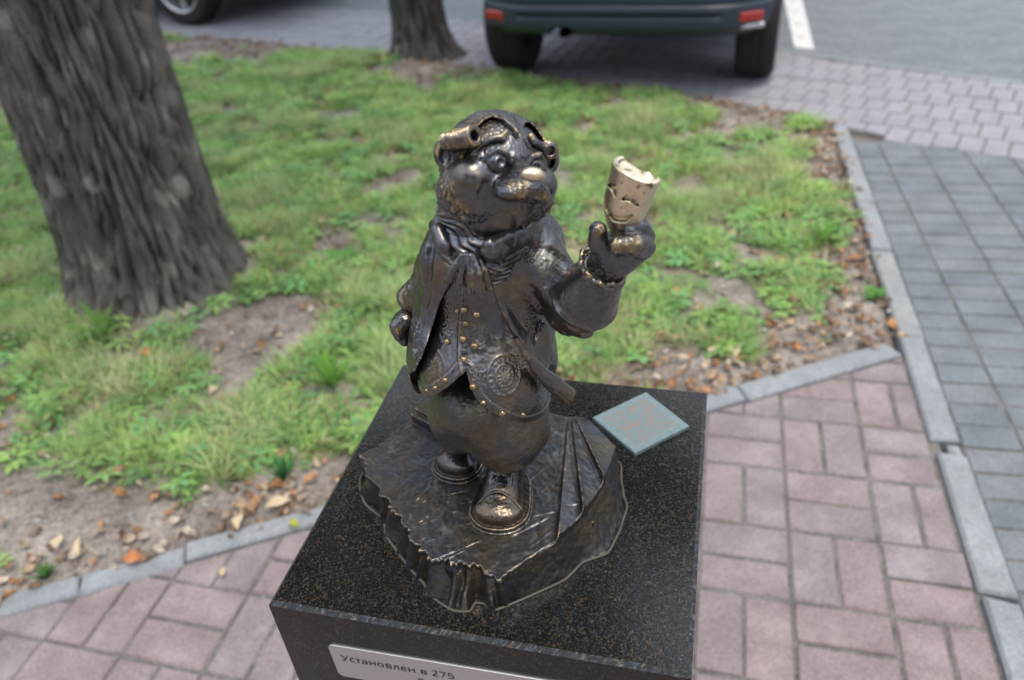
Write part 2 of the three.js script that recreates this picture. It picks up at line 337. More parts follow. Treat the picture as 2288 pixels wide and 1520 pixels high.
// grey path: bricks in straight courses
const path = struct('brick_path', sheet([[0.838, -3.45], [2.6, -2.7], [2.6, 1.3], [0.96, 1.3]], -0.005), bedMat);
{
  const sl = 0.045, px = 0.1765, pz = 0.0925;
  for (let r = -14; r < 34; r++) for (let c = -1; c < 6; c++) {
    const z = -2 + r * pz, g = 0.0035, zz = (q) => z + q * pz, xx = (k, q) => 1.011 + k * px + (zz(q) + 2) * sl, tilt = (k) => -(k * px) * sl;
    let p = [[xx(c, 0) + g, zz(0) + g + tilt(c)], [xx(c + 1, 0) - g, zz(0) + g + tilt(c + 1)], [xx(c + 1, 1) - g, zz(1) - g + tilt(c + 1)], [xx(c, 1) + g, zz(1) - g + tilt(c)]];
    p = clipHalf(p, -1, 0, -(along([[-3.5, 0.838], [-0.6, 0.911], [3, 1.0]], z) + 0.006));
    p = clipLine(p, pathTop[0], pathTop[1], 1);
    if (p.length < 3 || polyArea(p) < 0.0012 || z > 1.1) continue;
    part('brick', slab(p, -0.04, rr(-0.0015, 0.0015), 0.003, 0.015), pick(greyMats), path);
  }
}

// parking strip of pale bricks in running bond between the lawn and the road
const parking = struct('parking_strip', sheet([...lawnFar.map(([x, z]) => [x, z + 0.02]), [0.82, -3.38], [4.4, -2.13], [4.5, -2.9], ...roadEdge.slice(0, -1).reverse()], -0.005), bedMat);
{
  const e1 = norm2(0.944, 0.33), e2 = [-e1[1], e1[0]], O = [0.821, -3.381], w = 0.1055, d = 0.19, g = 0.004, list = [];
  const P = (s, t) => [O[0] + e1[0] * s + e2[0] * t, O[1] + e1[1] * s + e2[1] * t];
  for (let r = 1; r < 13; r++) for (let c = -74; c < 34; c++) {
    const s = c * w + (r & 1) * w / 2 + r * 0.012, t = -r * d;
    let p = [P(s + g, t + g), P(s + w - g, t + g), P(s + w - g, t + d - g), P(s + g, t + d - g)];
    const cx = (p[0][0] + p[2][0]) / 2, cz = (p[0][1] + p[2][1]) / 2;
    if (cx < -6.5 || cx > 3.5) continue;
    for (let k = 0; k < lawnFar.length - 1; k++) if (cx > lawnFar[k][0] - 0.2 && cx < lawnFar[k + 1][0] + 0.2) p = clipLine(p, lawnFar[k], lawnFar[k + 1], -1);
    for (let k = 0; k < roadEdge.length - 1; k++) if (cx > roadEdge[k][0] - 0.1 && cx < roadEdge[k + 1][0] + 0.1) p = clipLine(p, [roadEdge[k][0], roadEdge[k][1] + 0.05], [roadEdge[k + 1][0], roadEdge[k + 1][1] + 0.05], 1);
    if (p.length < 3 || polyArea(p) < 0.002) continue;
    list.push([Math.hypot(cx - 0.18, cz - 0.58) + (cx < -1.6 ? 1.5 : 0), slab(p, -0.04, rr(-0.002, 0.002), 0.003, 0.012)]);
  }
  list.sort((a, b) => a[0] - b[0]);
  list.slice(0, 298).forEach(([, q]) => part('brick', q, pick(paleMats), parking));
  stuff(new THREE.Mesh(mergeGeometries(list.slice(298).map((q) => q[1])), paleMats[0]), 'far_brick', parking);
}
// the row of edging stones between the strip and the asphalt
const kerb3 = new THREE.Group(); kerb3.name = 'road_kerb'; kerb3.userData.kind = 'structure'; scene.add(kerb3);
for (let k = 0; k < roadEdge.length - 1; k++) {
  const a = roadEdge[k], b = roadEdge[k + 1], n = Math.max(1, Math.round(Math.hypot(b[0] - a[0], b[1] - a[1]) / 0.9)), d = norm2(b[0] - a[0], b[1] - a[1]), o = [-d[1] * 0.046, d[0] * 0.046];
  for (let i = 0; i < n; i++) { const p = (t) => [lerp(a[0], b[0], t), lerp(a[1], b[1], t)], q0 = p(i / n + 0.004), q1 = p((i + 1) / n - 0.004); part('kerb_stone', slab([q0, q1, [q1[0] + o[0], q1[1] + o[1]], [q0[0] + o[0], q0[1] + o[1]]], -0.05, 0.004 + rr(0, 0.006), 0.006), kerbMats[1], kerb3); }
}

// lawn: bumpy soil that shows between the grass
const inLawn = (x, z) => Math.min(z - along(lawnFar, Math.min(x, 0.76)), (along([[-3.5, 0.766], [-0.5, 0.8375]], z) - x), -(z - (-1.284 - 0.632 * (x - 0.236))) * 0.845);
const lumps = (x, z) => 0.006 + 0.016 * fbm(x * 1.3, 3, z * 1.3) + 0.012 * noise(x * 6, 5, z * 6) + 0.005 * noise(x * 19, 8, z * 19) + 0.07 * Math.exp(-((x + 1.83) ** 2 + (z + 1.64) ** 2) / 0.16) + 0.05 * Math.exp(-((x + 1.77) ** 2 + (z + 4.72) ** 2) / 0.12);
const soilY = (x, z) => { const e = inLawn(x, z); return e < 0 ? -0.045 : lerp(0.0, lumps(x, z), sstep(0, 0.14, e)) - (e < 0.012 ? 0.012 : 0); };
{
  const g = new THREE.PlaneGeometry(9.9, 7.3, 330, 243); g.rotateX(-Math.PI / 2); g.translate(-4.05, 0, -3.1);
  const p = g.attributes.position, u = g.attributes.uv;
  for (let i = 0; i < p.count; i++) { p.setY(i, soilY(p.getX(i), p.getZ(i))); u.setXY(i, p.getX(i), p.getZ(i)); }
  g.computeVertexNormals();
  struct('lawn_soil', g, soilMat);
}

// ------------------------------------------------------------------ two street trees: ridged trunks, limbs and crowns above the frame
const barkTex = texture(512, 512, (x, y) => { const u = x / 512, v = y / 512, a = tile(u * 9, v * 9, 9, 101), b = tile(u * 30, v * 12, 30, 102) , c = hash(x, y, 103); const li = sstep(0.66, 0.78, tile(u * 6, v * 9, 9, 104) * 0.7 + b * 0.3), k = 0.37 + 0.13 * li + 0.10 * (a - 0.5) + 0.09 * (b - 0.5) + 0.08 * (c - 0.5); return [k * 1.02, k * 0.985, k * 0.94]; });
const barkMat = new THREE.MeshStandardMaterial({ map: set(barkTex, 3, 2), roughness: 0.92, bumpMap: set(gritBump, 6, 4), bumpScale: 0.004 });
const limbMat = new THREE.MeshStandardMaterial({ map: set(barkTex, 2, 2), color: new THREE.Color(0.9, 0.9, 0.9), roughness: 0.95 });
function bark(a, y, k) {                                             // height of the bark ridges at an angle and a height
  const cx = Math.cos(a), cz = Math.sin(a), w = 0.35 * noise(cx * 2, y * 1.6 + k, cz * 2);
  const n1 = Math.abs(noise((cx + w * 0.25) * 7.6, y * 2.5 + k, (cz - w * 0.25) * 7.6)), n2 = Math.abs(noise(cx * 15 + 3, y * 5.5 + k, cz * 15 + w));
  const H = 0.042 * sstep(0, 0.17, n1) + 0.016 * sstep(0, 0.24, n2) + 0.004 * noise(cx * 30, y * 16, cz * 30) - 0.046;
  const smooth = sstep(0.35, 0.62, noise(cx * 1.7 + k, y * 2.2, cz * 1.7) + 0.5 * Math.exp(-((y - 0.36) ** 2) / 0.01) * (cz > 0.2 ? 1 : 0));
  return lerp(H, 0.004 * noise(cx * 9, y * 9, cz * 9) - 0.004, smooth * 0.55);
}
function trunkGeo(axis, radius, H, seg, rows, k, roots) {
  const P = [], U = [], I = [];
  for (let j = 0; j <= rows; j++) {
    const t = Math.pow(j / rows, 1.6), y = -0.1 + t * (H + 0.1), [ax, az] = axis(y), R = radius(Math.max(y, 0));
    for (let i = 0; i <= seg; i++) {
      const a = i / seg * 2 * Math.PI; let r = R * (1 + 0.05 * Math.cos(2 * a + k) + 0.035 * Math.cos(3 * a + 1.3 * k));
      for (const [ra, rw, rl] of roots) { const d = Math.atan2(Math.sin(a - ra), Math.cos(a - ra)); r += rl * Math.exp(-d * d / (rw * rw)) * Math.exp(-Math.max(y, 0) / 0.09); }
      r += bark(a, y, k) * (y < 2.2 ? 1 : 0.9);
      P.push(ax + Math.cos(a) * r, y, az + Math.sin(a) * r); U.push(i / seg, y / 1.6);
    }
  }
  const w = seg + 1;
  for (let j = 0; j < rows; j++) for (let i = 0; i < seg; i++) { const a = j * w + i, b = a + 1, c = a + w, d = c + 1; I.push(a, c, b, b, c, d); }
  const g = new THREE.BufferGeometry(); g.setAttribute('position', new THREE.Float32BufferAttribute(P, 3)); g.setAttribute('uv', new THREE.Float32BufferAttribute(U, 2)); g.setIndex(I); g.computeVertexNormals(); return g;
}
const twig = (() => { const P = []; for (let i = 0; i < 7; i++) { const a = i * 2.4, m = new THREE.Matrix4().makeRotationY(a).multiply(new THREE.Matrix4().makeTranslation(0, i * 0.035, 0.03)).multiply(new THREE.Matrix4().makeRotationX(rr(-0.3, 0.8))); const w = 0.06, L = 0.15, q = (x, y, z) => { const v = new THREE.Vector3(x, y, z).applyMatrix4(m); return [v.x, v.y, v.z]; }; const A = q(0, 0, 0), B = q(w, 0.01, L * 0.45), C = q(0, -0.02, L), D = q(-w, 0.01, L * 0.45); P.push(...A, ...B, ...C, ...A, ...C, ...D); } const g = new THREE.BufferGeometry(); g.setAttribute('position', new THREE.Float32BufferAttribute(P, 3)); g.computeVertexNormals(); return g; })();
const crownMat = new THREE.MeshPhysicalMaterial({ color: 0xffffff, roughness: 0.7, transmission: 0.4, thickness: 0, side: THREE.DoubleSide });
function tree(label, base, axis, radius, H, k, roots, n, spread) {
  const t = thing('street_tree', label, 'tree', [base[0], 0, base[1]]);
  part('trunk', trunkGeo(axis, radius, H, 260, 300, k, roots), barkMat, t);
  const [tx, tz] = axis(H), limbs = [], tips = [];
  for (let i = 0; i < 7; i++) {
    const a = i * 0.9 + k, y0 = H - rr(0.0, 0.5), L = spread * rr(0.55, 0.85), up = rr(0.9, 2.6), pts = [];
    for (let s = 0; s <= 6; s++) { const f = s / 6; pts.push(new THREE.Vector3(tx + Math.cos(a + f * 0.3) * L * f, y0 + up * f * (1.3 - 0.3 * f), tz + Math.sin(a + f * 0.3) * L * f)); }
    limbs.push(new THREE.TubeGeometry(new THREE.CatmullRomCurve3(pts), 16, 0.055 + 0.02 * (i % 2), 7)); tips.push(...pts.slice(2));
  }
  limbs.push(new THREE.TubeGeometry(new THREE.CatmullRomCurve3([new THREE.Vector3(tx, H - 0.1, tz), new THREE.Vector3(tx + 0.15, H + 1.4, tz), new THREE.Vector3(tx, H + 2.9, tz + 0.2)]), 12, 0.09, 8));
  for (let s = 0; s < 6; s++) tips.push(new THREE.Vector3(tx, H + 0.6 + s * 0.5, tz));
  part('limbs', mergeGeometries(limbs), limbMat, t);
  const m = new THREE.InstancedMesh(twig, crownMat, n), q = new THREE.Object3D();
  for (let i = 0; i < n; i++) {
    const c = tips[Math.floor(rnd() * tips.length)], r = 0.85 * Math.cbrt(rnd()), a = rr(0, 6.28), b = Math.acos(rr(-1, 1));
    q.position.set(c.x + r * Math.sin(b) * Math.cos(a), c.y + r * Math.cos(b) * 0.8, c.z + r * Math.sin(b) * Math.sin(a)); q.rotation.set(rr(-0.9, 0.9), rr(0, 6.28), rr(-0.9, 0.9)); q.scale.setScalar(rr(0.7, 1.2)); q.updateMatrix(); m.setMatrixAt(i, q.matrix);
    const g = rr(0.75, 1.2); m.setColorAt(i, new THREE.Color(0.055 * g, 0.115 * g, 0.03 * g));
  }
  stuff(m, 'crown', t);
  return t;
}
tree('leaning grey street tree with furrowed bark on the left of the lawn', [-1.83, -1.64], (y) => [-0.053 + 0.02 * y, -0.005 * y], (y) => 0.262 + 0.075 * Math.exp(-y / 0.16) - 0.016 * Math.min(y, 3), 6.2, 0.7, [[0.35, 0.35, 0.1], [1.7, 0.5, 0.05], [2.9, 0.4, 0.05], [4.6, 0.5, 0.06]], 1300, 2.3);
tree('dark street tree trunk in front of the parking strip beside the car', [-1.775, -4.72], (y) => [-0.055 + 0.04 * y * 0.3 + 0.02 * Math.exp(-y / 0.15), 0.01 * y], (y) => 0.172 + 0.085 * Math.exp(-y / 0.11), 5.8, 3.1, [[0.1, 0.5, 0.07], [1.9, 0.4, 0.03], [4.2, 0.5, 0.05]], 1500, 2.3);
tree('street tree behind the photographer, mirrored in the polished plinth', [-1.6, 6.2], (y) => [0.02 * y, 0.01 * y], (y) => 0.2 + 0.08 * Math.exp(-y / 0.15), 3.2, 1.2, [[0.4, 0.5, 0.05], [2.9, 0.4, 0.05]], 2000, 2.5);
tree('second street tree behind the photographer, nearer the brick path', [2.9, 6.4], (y) => [-0.02 * y, 0.01 * y], (y) => 0.18 + 0.08 * Math.exp(-y / 0.15), 3.0, 2.3, [[0.9, 0.5, 0.05], [3.6, 0.4, 0.05]], 2000, 2.4);

// ------------------------------------------------------------------ parked cars (sculpted bodies; the photograph shows the tail of one, a front corner of the other)
const tyreMat = new THREE.MeshStandardMaterial({ color: new THREE.Color(0.018, 0.018, 0.019), roughness: 0.85 });
const alloyMat = new THREE.MeshStandardMaterial({ color: new THREE.Color(0.62, 0.63, 0.65), roughness: 0.32, metalness: 0.85 });
const darkPlastic = new THREE.MeshStandardMaterial({ color: new THREE.Color(0.022, 0.025, 0.028), roughness: 0.55 });
const glassMat = new THREE.MeshPhysicalMaterial({ color: new THREE.Color(0.03, 0.035, 0.04), roughness: 0.05 });
const redLens = new THREE.MeshPhysicalMaterial({ color: new THREE.Color(0.38, 0.014, 0.012), roughness: 0.18, clearcoat: 1 });
const chrome = new THREE.MeshStandardMaterial({ color: new THREE.Color(0.6, 0.62, 0.64), roughness: 0.2, metalness: 1 });
const lampGlass = new THREE.MeshPhysicalMaterial({ color: new THREE.Color(0.6, 0.63, 0.66), roughness: 0.08, clearcoat: 1 });
const tyreGeo = new THREE.LatheGeometry([[0.20, -0.09], [0.225, -0.105], [0.29, -0.112], [0.318, -0.098], [0.327, -0.07], [0.33, -0.03], [0.324, -0.026], [0.324, -0.020], [0.33, -0.016], [0.33, 0.016], [0.324, 0.02], [0.324, 0.026], [0.33, 0.03], [0.327, 0.07], [0.318, 0.098], [0.29, 0.112], [0.225, 0.105], [0.20, 0.09]].map(([x, y]) => new THREE.Vector2(x, y)), 48).rotateZ(Math.PI / 2);
const rimGeo = (() => {                                              // outer side towards +x
  const g = [new THREE.LatheGeometry([[0.225, 0.108], [0.215, 0.112], [0.205, 0.1], [0.195, 0.04], [0.19, -0.09], [0.2, -0.1]].map(([x, y]) => new THREE.Vector2(x, y)), 48), new THREE.CylinderGeometry(0.05, 0.06, 0.03, 24).translate(0, 0.075, 0)];
  for (let i = 0; i < 5; i++) for (const s of [-1, 1]) { const b = new RoundedBoxGeometry(0.17, 0.024, 0.032, 2, 0.008); b.translate(0.125, 0, s * 0.012); b.rotateY(s * 0.13); b.rotateZ(-0.10); b.translate(0, 0.082, 0); b.rotateY(i * 1.2566); g.push(b); }
  const flat = g.map((q) => { const h = q.index ? q.toNonIndexed() : q; return h; });
  return mergeGeometries(flat.map((q) => { for (const n of Object.keys(q.attributes)) if (!['position', 'normal', 'uv'].includes(n)) q.deleteAttribute(n); return q; })).rotateZ(-Math.PI / 2);
})();
const discGeo = new THREE.CylinderGeometry(0.19, 0.19, 0.02, 32).rotateZ(Math.PI / 2);
function wheel(parent, x, z, side) {
  const w = new THREE.Group(); w.name = 'wheel'; w.position.set(x, 0.33, z); w.rotation.y = side > 0 ? 0 : Math.PI; parent.add(w);
  part('tyre', tyreGeo, tyreMat, w); part('rim', rimGeo, alloyMat, w); part('brake_disc', discGeo, darkPlastic, w);
}
// own axes: x to the car's right as seen from behind, tail towards +z, rear axle at z = 0
function car(name, label, pos, turn, paint, o) {
  const c = thing(name, label, 'car', pos, turn);
  const W = 0.86, tail = 0.56, nose = -3.62, wheelbase = 2.66;
  const arch = (x, y, z) => Math.min(Math.hypot(y - 0.33, z), Math.hypot(y - 0.33, z + wheelbase)) - 0.385;
  const plan = (x, z) => { const ax = Math.abs(x) - (W - 0.0), zz = Math.abs(z - (tail + nose) / 2) - (tail - nose) / 2, r = 0.42; const q = Math.hypot(Math.max(ax + r, 0), Math.max(zz + r, 0)) + Math.min(Math.max(ax + r, zz + r), 0) - r; return q; };
  const lower = (x, y, z) => { const roundY = 0.12, top = 0.98 - 0.16 * sstep(-1.2, -3.4, z) - 0.05 * Math.abs(x), tuck = 0.10 * sstep(0.45, 0.25, y); const dp = plan(x, z) + tuck * 0.6 + 0.05 * sstep(0.7, 1.05, y), dy = Math.max(y - top, o.sill - y); return smax(dp, dy, roundY); };
  const cabin = (x, y, z) => { const t = clamp((y - 0.9) / 0.65, 0, 1), hw = lerp(0.82, 0.62, t), z1 = lerp(tail - 0.02, tail - 0.34, t), z0 = lerp(-2.45, -1.35, t), r = 0.16; return smax(smax(Math.abs(x) - hw, smax(z - z1, z0 - z, 0.1), 0.12), smax(y - 1.58, 0.7 - y, 0.1), r); };
  const body = (x, y, z) => smax(smin(lower(x, y, z), cabin(x, y, z), 0.06), -Math.max(arch(x, y, z), 0.55 - Math.abs(x)), 0.03);
  const lip = 0.515;
  part('body', sculpt((x, y, z) => Math.max(body(x, y, z), lip - 0.005 - y + (z > tail - 0.42 ? 0 : -0.2)), [-1, 0.2, nose - 0.1], [1, 1.7, tail + 0.1], 0.026 / QUICK), paint, c);
  // bumper: dark lower tail, proud of the body by its own lip
  const bump = (x, y, z) => Math.max(smax(smax(plan(x, z) - 0.014 + 0.10 * sstep(0.41, 0.29, y), Math.max(y - lip, 0.345 - 0.03 * sstep(0.45, 0.85, Math.abs(x)) - y), 0.03), -Math.max(arch(x, y, z), 0.5 - Math.abs(x)), 0.02), tail - 0.42 - z, Math.abs(x + 0.30) < 0.14 && y < 0.40 ? Math.hypot(x + 0.30, y - 0.345) * -1 + 0.075 : -1, -smax(Math.abs(y - 0.46) - 0.008, tail - 0.008 - z, 0.004));
  const b = part('rear_bumper', sculpt(bump, [-1, 0.2, 0.08], [1, 0.56, tail + 0.1], 0.014 / QUICK), o.bumper, c);
  for (const s of [-1, 1]) {
    const at = (x) => { let z = 0.62; while (bump(x, 0.43, z) > 0.004 && z > 0.1) z -= 0.004; return z; };
    const z = at(s * 0.70), r = part('reflector', new RoundedBoxGeometry(0.13, 0.05, 0.03, 3, 0.01), redLens, b); r.position.set(s * 0.70, 0.445, z - 0.004); r.rotation.y = s * 0.42;
    const l = part('lower_trim', new RoundedBoxGeometry(0.13, 0.028, 0.03, 3, 0.01), s > 0 ? alloyMat : darkPlastic, b); l.position.set(s * 0.71, 0.395, at(s * 0.71) - 0.012); l.rotation.y = s * 0.42;
    const t = part('tail_light', new RoundedBoxGeometry(0.16, 0.34, 0.12, 4, 0.04), redLens, c); t.position.set(s * 0.74, 0.98, tail - 0.10); t.rotation.set(-0.12, s * 0.5, 0);
    const h = part('headlight', new RoundedBoxGeometry(0.34, 0.15, 0.2, 4, 0.05), lampGlass, c); h.position.set(s * 0.62, 0.68, nose + 0.12); h.rotation.y = -s * 0.5;
    const d = part('side_window', sculpt((x, y, z) => Math.max(cabin(x, y, z) - 0.004, 1.0 - y, y - 1.46, -s * x + 0.4, Math.abs(z + 0.85 - (y - 1) * 0.3) - lerp(1.2, 0.85, (y - 1) / 0.46)), [s > 0 ? 0.4 : -1, 0.95, -2.4], [s > 0 ? 1 : -0.4, 1.5, 0.5], 0.03 / QUICK), glassMat, c);
    d.name = 'side_window';
    for (const z of [0, -wheelbase]) wheel(c, s * 0.735, z, s);
  }
  for (const x of [-0.12, 0.08, 0.28]) { const v = part('bumper_rib', new RoundedBoxGeometry(0.11, 0.02, 0.03, 2, 0.008), o.rib, b); v.position.set(x, 0.395, tail - 0.022); }
  part('rear_window', sculpt((x, y, z) => Math.max(cabin(x, y, z) - 0.004, 1.04 - y, y - 1.44, 0.1 - z, Math.abs(x) - lerp(0.7, 0.54, (y - 1) / 0.5)), [-0.8, 1, 0], [0.8, 1.5, 0.7], 0.03 / QUICK), glassMat, c);
  part('windscreen', sculpt((x, y, z) => Math.max(cabin(x, y, z) - 0.004, 1.0 - y, y - 1.46, z + 1.3, Math.abs(x) - lerp(0.72, 0.56, (y - 1) / 0.5)), [-0.8, 0.95, -2.6], [0.8, 1.5, -1.2], 0.03 / QUICK), glassMat, c);
  part('underbody', new RoundedBoxGeometry(1.2, 0.18, 3.4, 2, 0.05).translate(0, 0.38, -1.5), darkPlastic, c);
  part('rear_axle', new THREE.CylinderGeometry(0.045, 0.045, 1.36, 12).rotateZ(Math.PI / 2).translate(0, 0.33, 0), darkPlastic, c);
  part('exhaust_pipe', new THREE.CylinderGeometry(0.03, 0.03, 0.3, 16, 1, true).rotateX(Math.PI / 2 - 0.15).translate(-0.30, 0.33, tail - 0.22), new THREE.MeshStandardMaterial({ color: new THREE.Color(0.05, 0.048, 0.045), roughness: 0.5, metalness: 0.8, side: THREE.DoubleSide }), c);
  return c;
}
const tealPaint = new THREE.MeshPhysicalMaterial({ color: new THREE.Color(0.03, 0.046, 0.085), roughness: 0.38, metalness: 0.35, clearcoat: 0.7, clearcoatRoughness: 0.12 });
const silverPaint = new THREE.MeshPhysicalMaterial({ color: new THREE.Color(0.22, 0.235, 0.24), roughness: 0.35, metalness: 0.6, clearcoat: 0.8, clearcoatRoughness: 0.1 });
car('parked_car', 'dark blue-grey car seen from behind, parked beyond the lawn with red reflectors', [-0.335, 0, -4.38], -0.07, tealPaint, { sill: 0.38, bumper: new THREE.MeshPhysicalMaterial({ color: new THREE.Color(0.019, 0.029, 0.046), roughness: 0.5, clearcoat: 0.25, clearcoatRoughness: 0.3 }), rib: new THREE.MeshStandardMaterial({ color: new THREE.Color(0.05, 0.065, 0.075), roughness: 0.5 }) });
car('parked_car', 'silver grey car behind the left tree, only its front wheel corner in view', [-6.72, 0, -6.86], -1.75, silverPaint, { sill: 0.3, bumper: silverPaint, rib: darkPlastic });

// ------------------------------------------------------------------ polished granite plinth
const graniteTex = texture(1024, 1024, (x, y) => {
  const u = x / 1024, v = y / 1024, a = tile(u * 150, v * 150, 150, 201), b = tile(u * 95 + 0.3, v * 95, 95, 202), c = tile(u * 210, v * 210, 210, 203), d = tile(u * 14, v * 14, 14, 204), e = tile(u * 60, v * 60, 60, 205);
  let q = [0.09, 0.093, 0.093];
  if (b > 0.48) { const k = sstep(0.48, 0.75, b) * (0.4 + 0.9 * d) * (0.6 + 0.8 * c); q = [0.09 + 0.10 * k, 0.093 + 0.072 * k, 0.09 + 0.045 * k]; }
  if (a > 0.70) { const k = sstep(0.70, 0.9, a); q = [q[0] + 0.10 * k, q[1] + 0.10 * k, q[2] + 0.105 * k]; }
  if (e > 0.74) { const k = sstep(0.74, 0.86, e); q = [q[0] + 0.04 * k, q[1] + 0.055 * k, q[2] + 0.075 * k]; }
  if (c < 0.25) q = q.map((t) => t * 0.55);
  return q;
});
const graniteMat = new THREE.MeshPhysicalMaterial({ map: set(graniteTex, 1 / 0.16), roughness: 0.09, specularIntensity: 0.75, bumpMap: set(gritBump, 7), bumpScale: 0.00008 });
const graniteEdge = new THREE.MeshStandardMaterial({ map: set(graniteTex, 1 / 0.25), color: new THREE.Color(2.4, 2.5, 2.7), roughness: 0.5, bumpMap: set(gritBump, 8), bumpScale: 0.0006 });
const plinth = thing('granite_plinth', 'square plinth of polished black-brown granite carrying the bronze figure', 'plinth');
{
  const h = 0.2, d = 0.1915, y1 = 0.9, b = 0.0042;
  const quad = (a, c, e, f, uvw) => { const g = new THREE.BufferGeometry(), P = [a, c, e, a, e, f]; g.setAttribute('position', new THREE.Float32BufferAttribute(P.flat(), 3)); g.setAttribute('uv', new THREE.Float32BufferAttribute(P.map(uvw).flat(), 2)); g.computeVertexNormals(); return g; };
  const top = quad([-h + b, y1, d - b], [h - b, y1, d - b], [h - b, y1, -d + b], [-h + b, y1, -d + b], (p) => [p[0], p[2]]);
  const sides = [quad([-h, 0, d], [h, 0, d], [h, y1 - b, d], [-h, y1 - b, d], (p) => [p[0], p[1]]), quad([h, 0, -d], [-h, 0, -d], [-h, y1 - b, -d], [h, y1 - b, -d], (p) => [p[0] + 0.1, p[1]]), quad([h, 0, d], [h, 0, -d], [h, y1 - b, -d], [h, y1 - b, d], (p) => [p[2] + 0.2, p[1]]), quad([-h, 0, -d], [-h, 0, d], [-h, y1 - b, d], [-h, y1 - b, -d], (p) => [p[2] + 0.3, p[1]]), quad([-h, 0, -d], [h, 0, -d], [h, 0, d], [-h, 0, d], (p) => [p[0], p[2]])];
  part('granite_block', mergeGeometries([top, ...sides]), graniteMat, plinth);
  // the worn chamfer along the four upper edges, chipped here and there
  const N = 90, rim = [];
  for (const [ax, az, bx, bz] of [[-1, 1, 1, 1], [1, 1, 1, -1], [1, -1, -1, -1], [-1, -1, -1, 1]]) for (let i = 0; i < N; i++) {
    const q = (t, o, y) => [lerp(ax, bx, t) * (h - (ax === bx ? o : lerp(ax, bx, t) === 0 ? 0 : o * Math.abs(lerp(ax, bx, t)))), y, lerp(az, bz, t) * (d - (az === bz ? o : o * Math.abs(lerp(az, bz, t))))];
    rim.push(quad(q(i / N, 0, y1 - b), q((i + 1) / N, 0, y1 - b), q((i + 1) / N, b, y1), q(i / N, b, y1), (p) => [p[0] + p[2], p[1]]));
  }
  part('chamfer', mergeGeometries(rim), graniteEdge, plinth);
}
// engraved steel plate on the plinth's front
{
  const w = 0.294, hgt = 0.053, plate = thing('name_plate', 'brushed steel plate with engraved Cyrillic lettering on the plinth front', 'plaque', [0, 0.826, 0.1917]);
  plate.rotation.z = 0.03;
  const s = new THREE.Shape(), r = 0.006, x = w / 2, y = hgt / 2;
  s.moveTo(-x + r, -y); s.lineTo(x - r, -y); s.absarc(x - r, -y + r, r, -Math.PI / 2, 0); s.lineTo(x, y - r); s.absarc(x - r, y - r, r, 0, Math.PI / 2); s.lineTo(-x + r, y); s.absarc(-x + r, y - r, r, Math.PI / 2, Math.PI); s.lineTo(-x, -y + r); s.absarc(-x + r, -y + r, r, Math.PI, Math.PI * 1.5);
  const g = new THREE.ExtrudeGeometry(s, { depth: 0.0012, bevelEnabled: true, bevelSize: 0.0006, bevelThickness: 0.0006, bevelSegments: 2, curveSegments: 8 });
  part('plate', g, new THREE.MeshStandardMaterial({ color: new THREE.Color(0.56, 0.55, 0.53), metalness: 0.75, roughness: 0.42, roughnessMap: set(texture(256, 256, (i, j) => { const k = 0.75 + 0.25 * tile(i / 256 * 3, j / 256 * 60, 60, 211); return [k, k, k]; }, null, false), 6, 6) }), plate);
  const cv = document.createElement('canvas'); cv.width = 1568; cv.height = 283; const c = cv.getContext('2d');
  c.clearRect(0, 0, 1568, 283); c.fillStyle = '#2a2826'; c.textBaseline = 'alphabetic'; c.font = '70px sans-serif';
  const letter = (t, x0, x1, y) => { const m = c.measureText(t).width; c.save(); c.translate(x0, y); c.scale((x1 - x0) / m, 1); c.fillText(t, 0, 0); c.restore(); };
  letter('Установлен в 275', 54, 690, 122); letter('В', 470, 515, 222);
  const map = new THREE.CanvasTexture(cv); map.colorSpace = THREE.SRGBColorSpace;
  const p = part('lettering', new THREE.PlaneGeometry(w, hgt), new THREE.MeshStandardMaterial({ map, transparent: true, roughness: 0.7 }), plate); p.position.z = 0.0022;
}
// small square plaque lying on the plinth's top
{
  const verdigris = texture(512, 512, (x, y) => { const u = x / 512, v = y / 512, e = Math.min(u, v, 1 - u, 1 - v), n = tile(u * 20, v * 20, 20, 221) * 0.5 + tile(u * 47, v * 47, 47, 222) * 0.5, k = sstep(0.09, 0.15, e + 0.05 * (n - 0.5)) * sstep(0.42, 0.62, n); const b = [0.45 + 0.10 * (n - 0.5), 0.52 + 0.09 * (n - 0.5), 0.53 + 0.09 * (n - 0.5)]; return [lerp(b[0], 0.51, k), lerp(b[1], 0.475, k), lerp(b[2], 0.455, k)]; });
  const q = thing('square_plaque', 'small blue-grey verdigris square plaque lying on the plinth top', 'plaque', [0, 0.9, 0]);
  const C = [[0.1266, -0.1727], [0.1817, -0.1189], [0.1244, -0.0634], [0.0689, -0.1159]], o = [C.reduce((a, p) => a + p[0], 0) / 4, C.reduce((a, p) => a + p[1], 0) / 4];
  q.position.set(o[0], 0.9, o[1]);
  const g = slab(C.map(([x, z]) => [x - o[0], z - o[1]]), 0.0004, 0.0062, 0.0012), e1 = [C[1][0] - C[0][0], C[1][1] - C[0][1]], e2 = [C[3][0] - C[0][0], C[3][1] - C[0][1]], det = e1[0] * e2[1] - e1[1] * e2[0], p = g.attributes.position, uv = g.attributes.uv;
  for (let i = 0; i < p.count; i++) { const x = p.getX(i) + o[0] - C[0][0], z = p.getZ(i) + o[1] - C[0][1]; uv.setXY(i, (x * e2[1] - z * e2[0]) / det, (e1[0] * z - e1[1] * x) / det); }
  part('plate', g, new THREE.MeshStandardMaterial({ map: verdigris, roughness: 0.38, metalness: 0.15, bumpMap: verdigris, bumpScale: 0.0004 }), q);
}

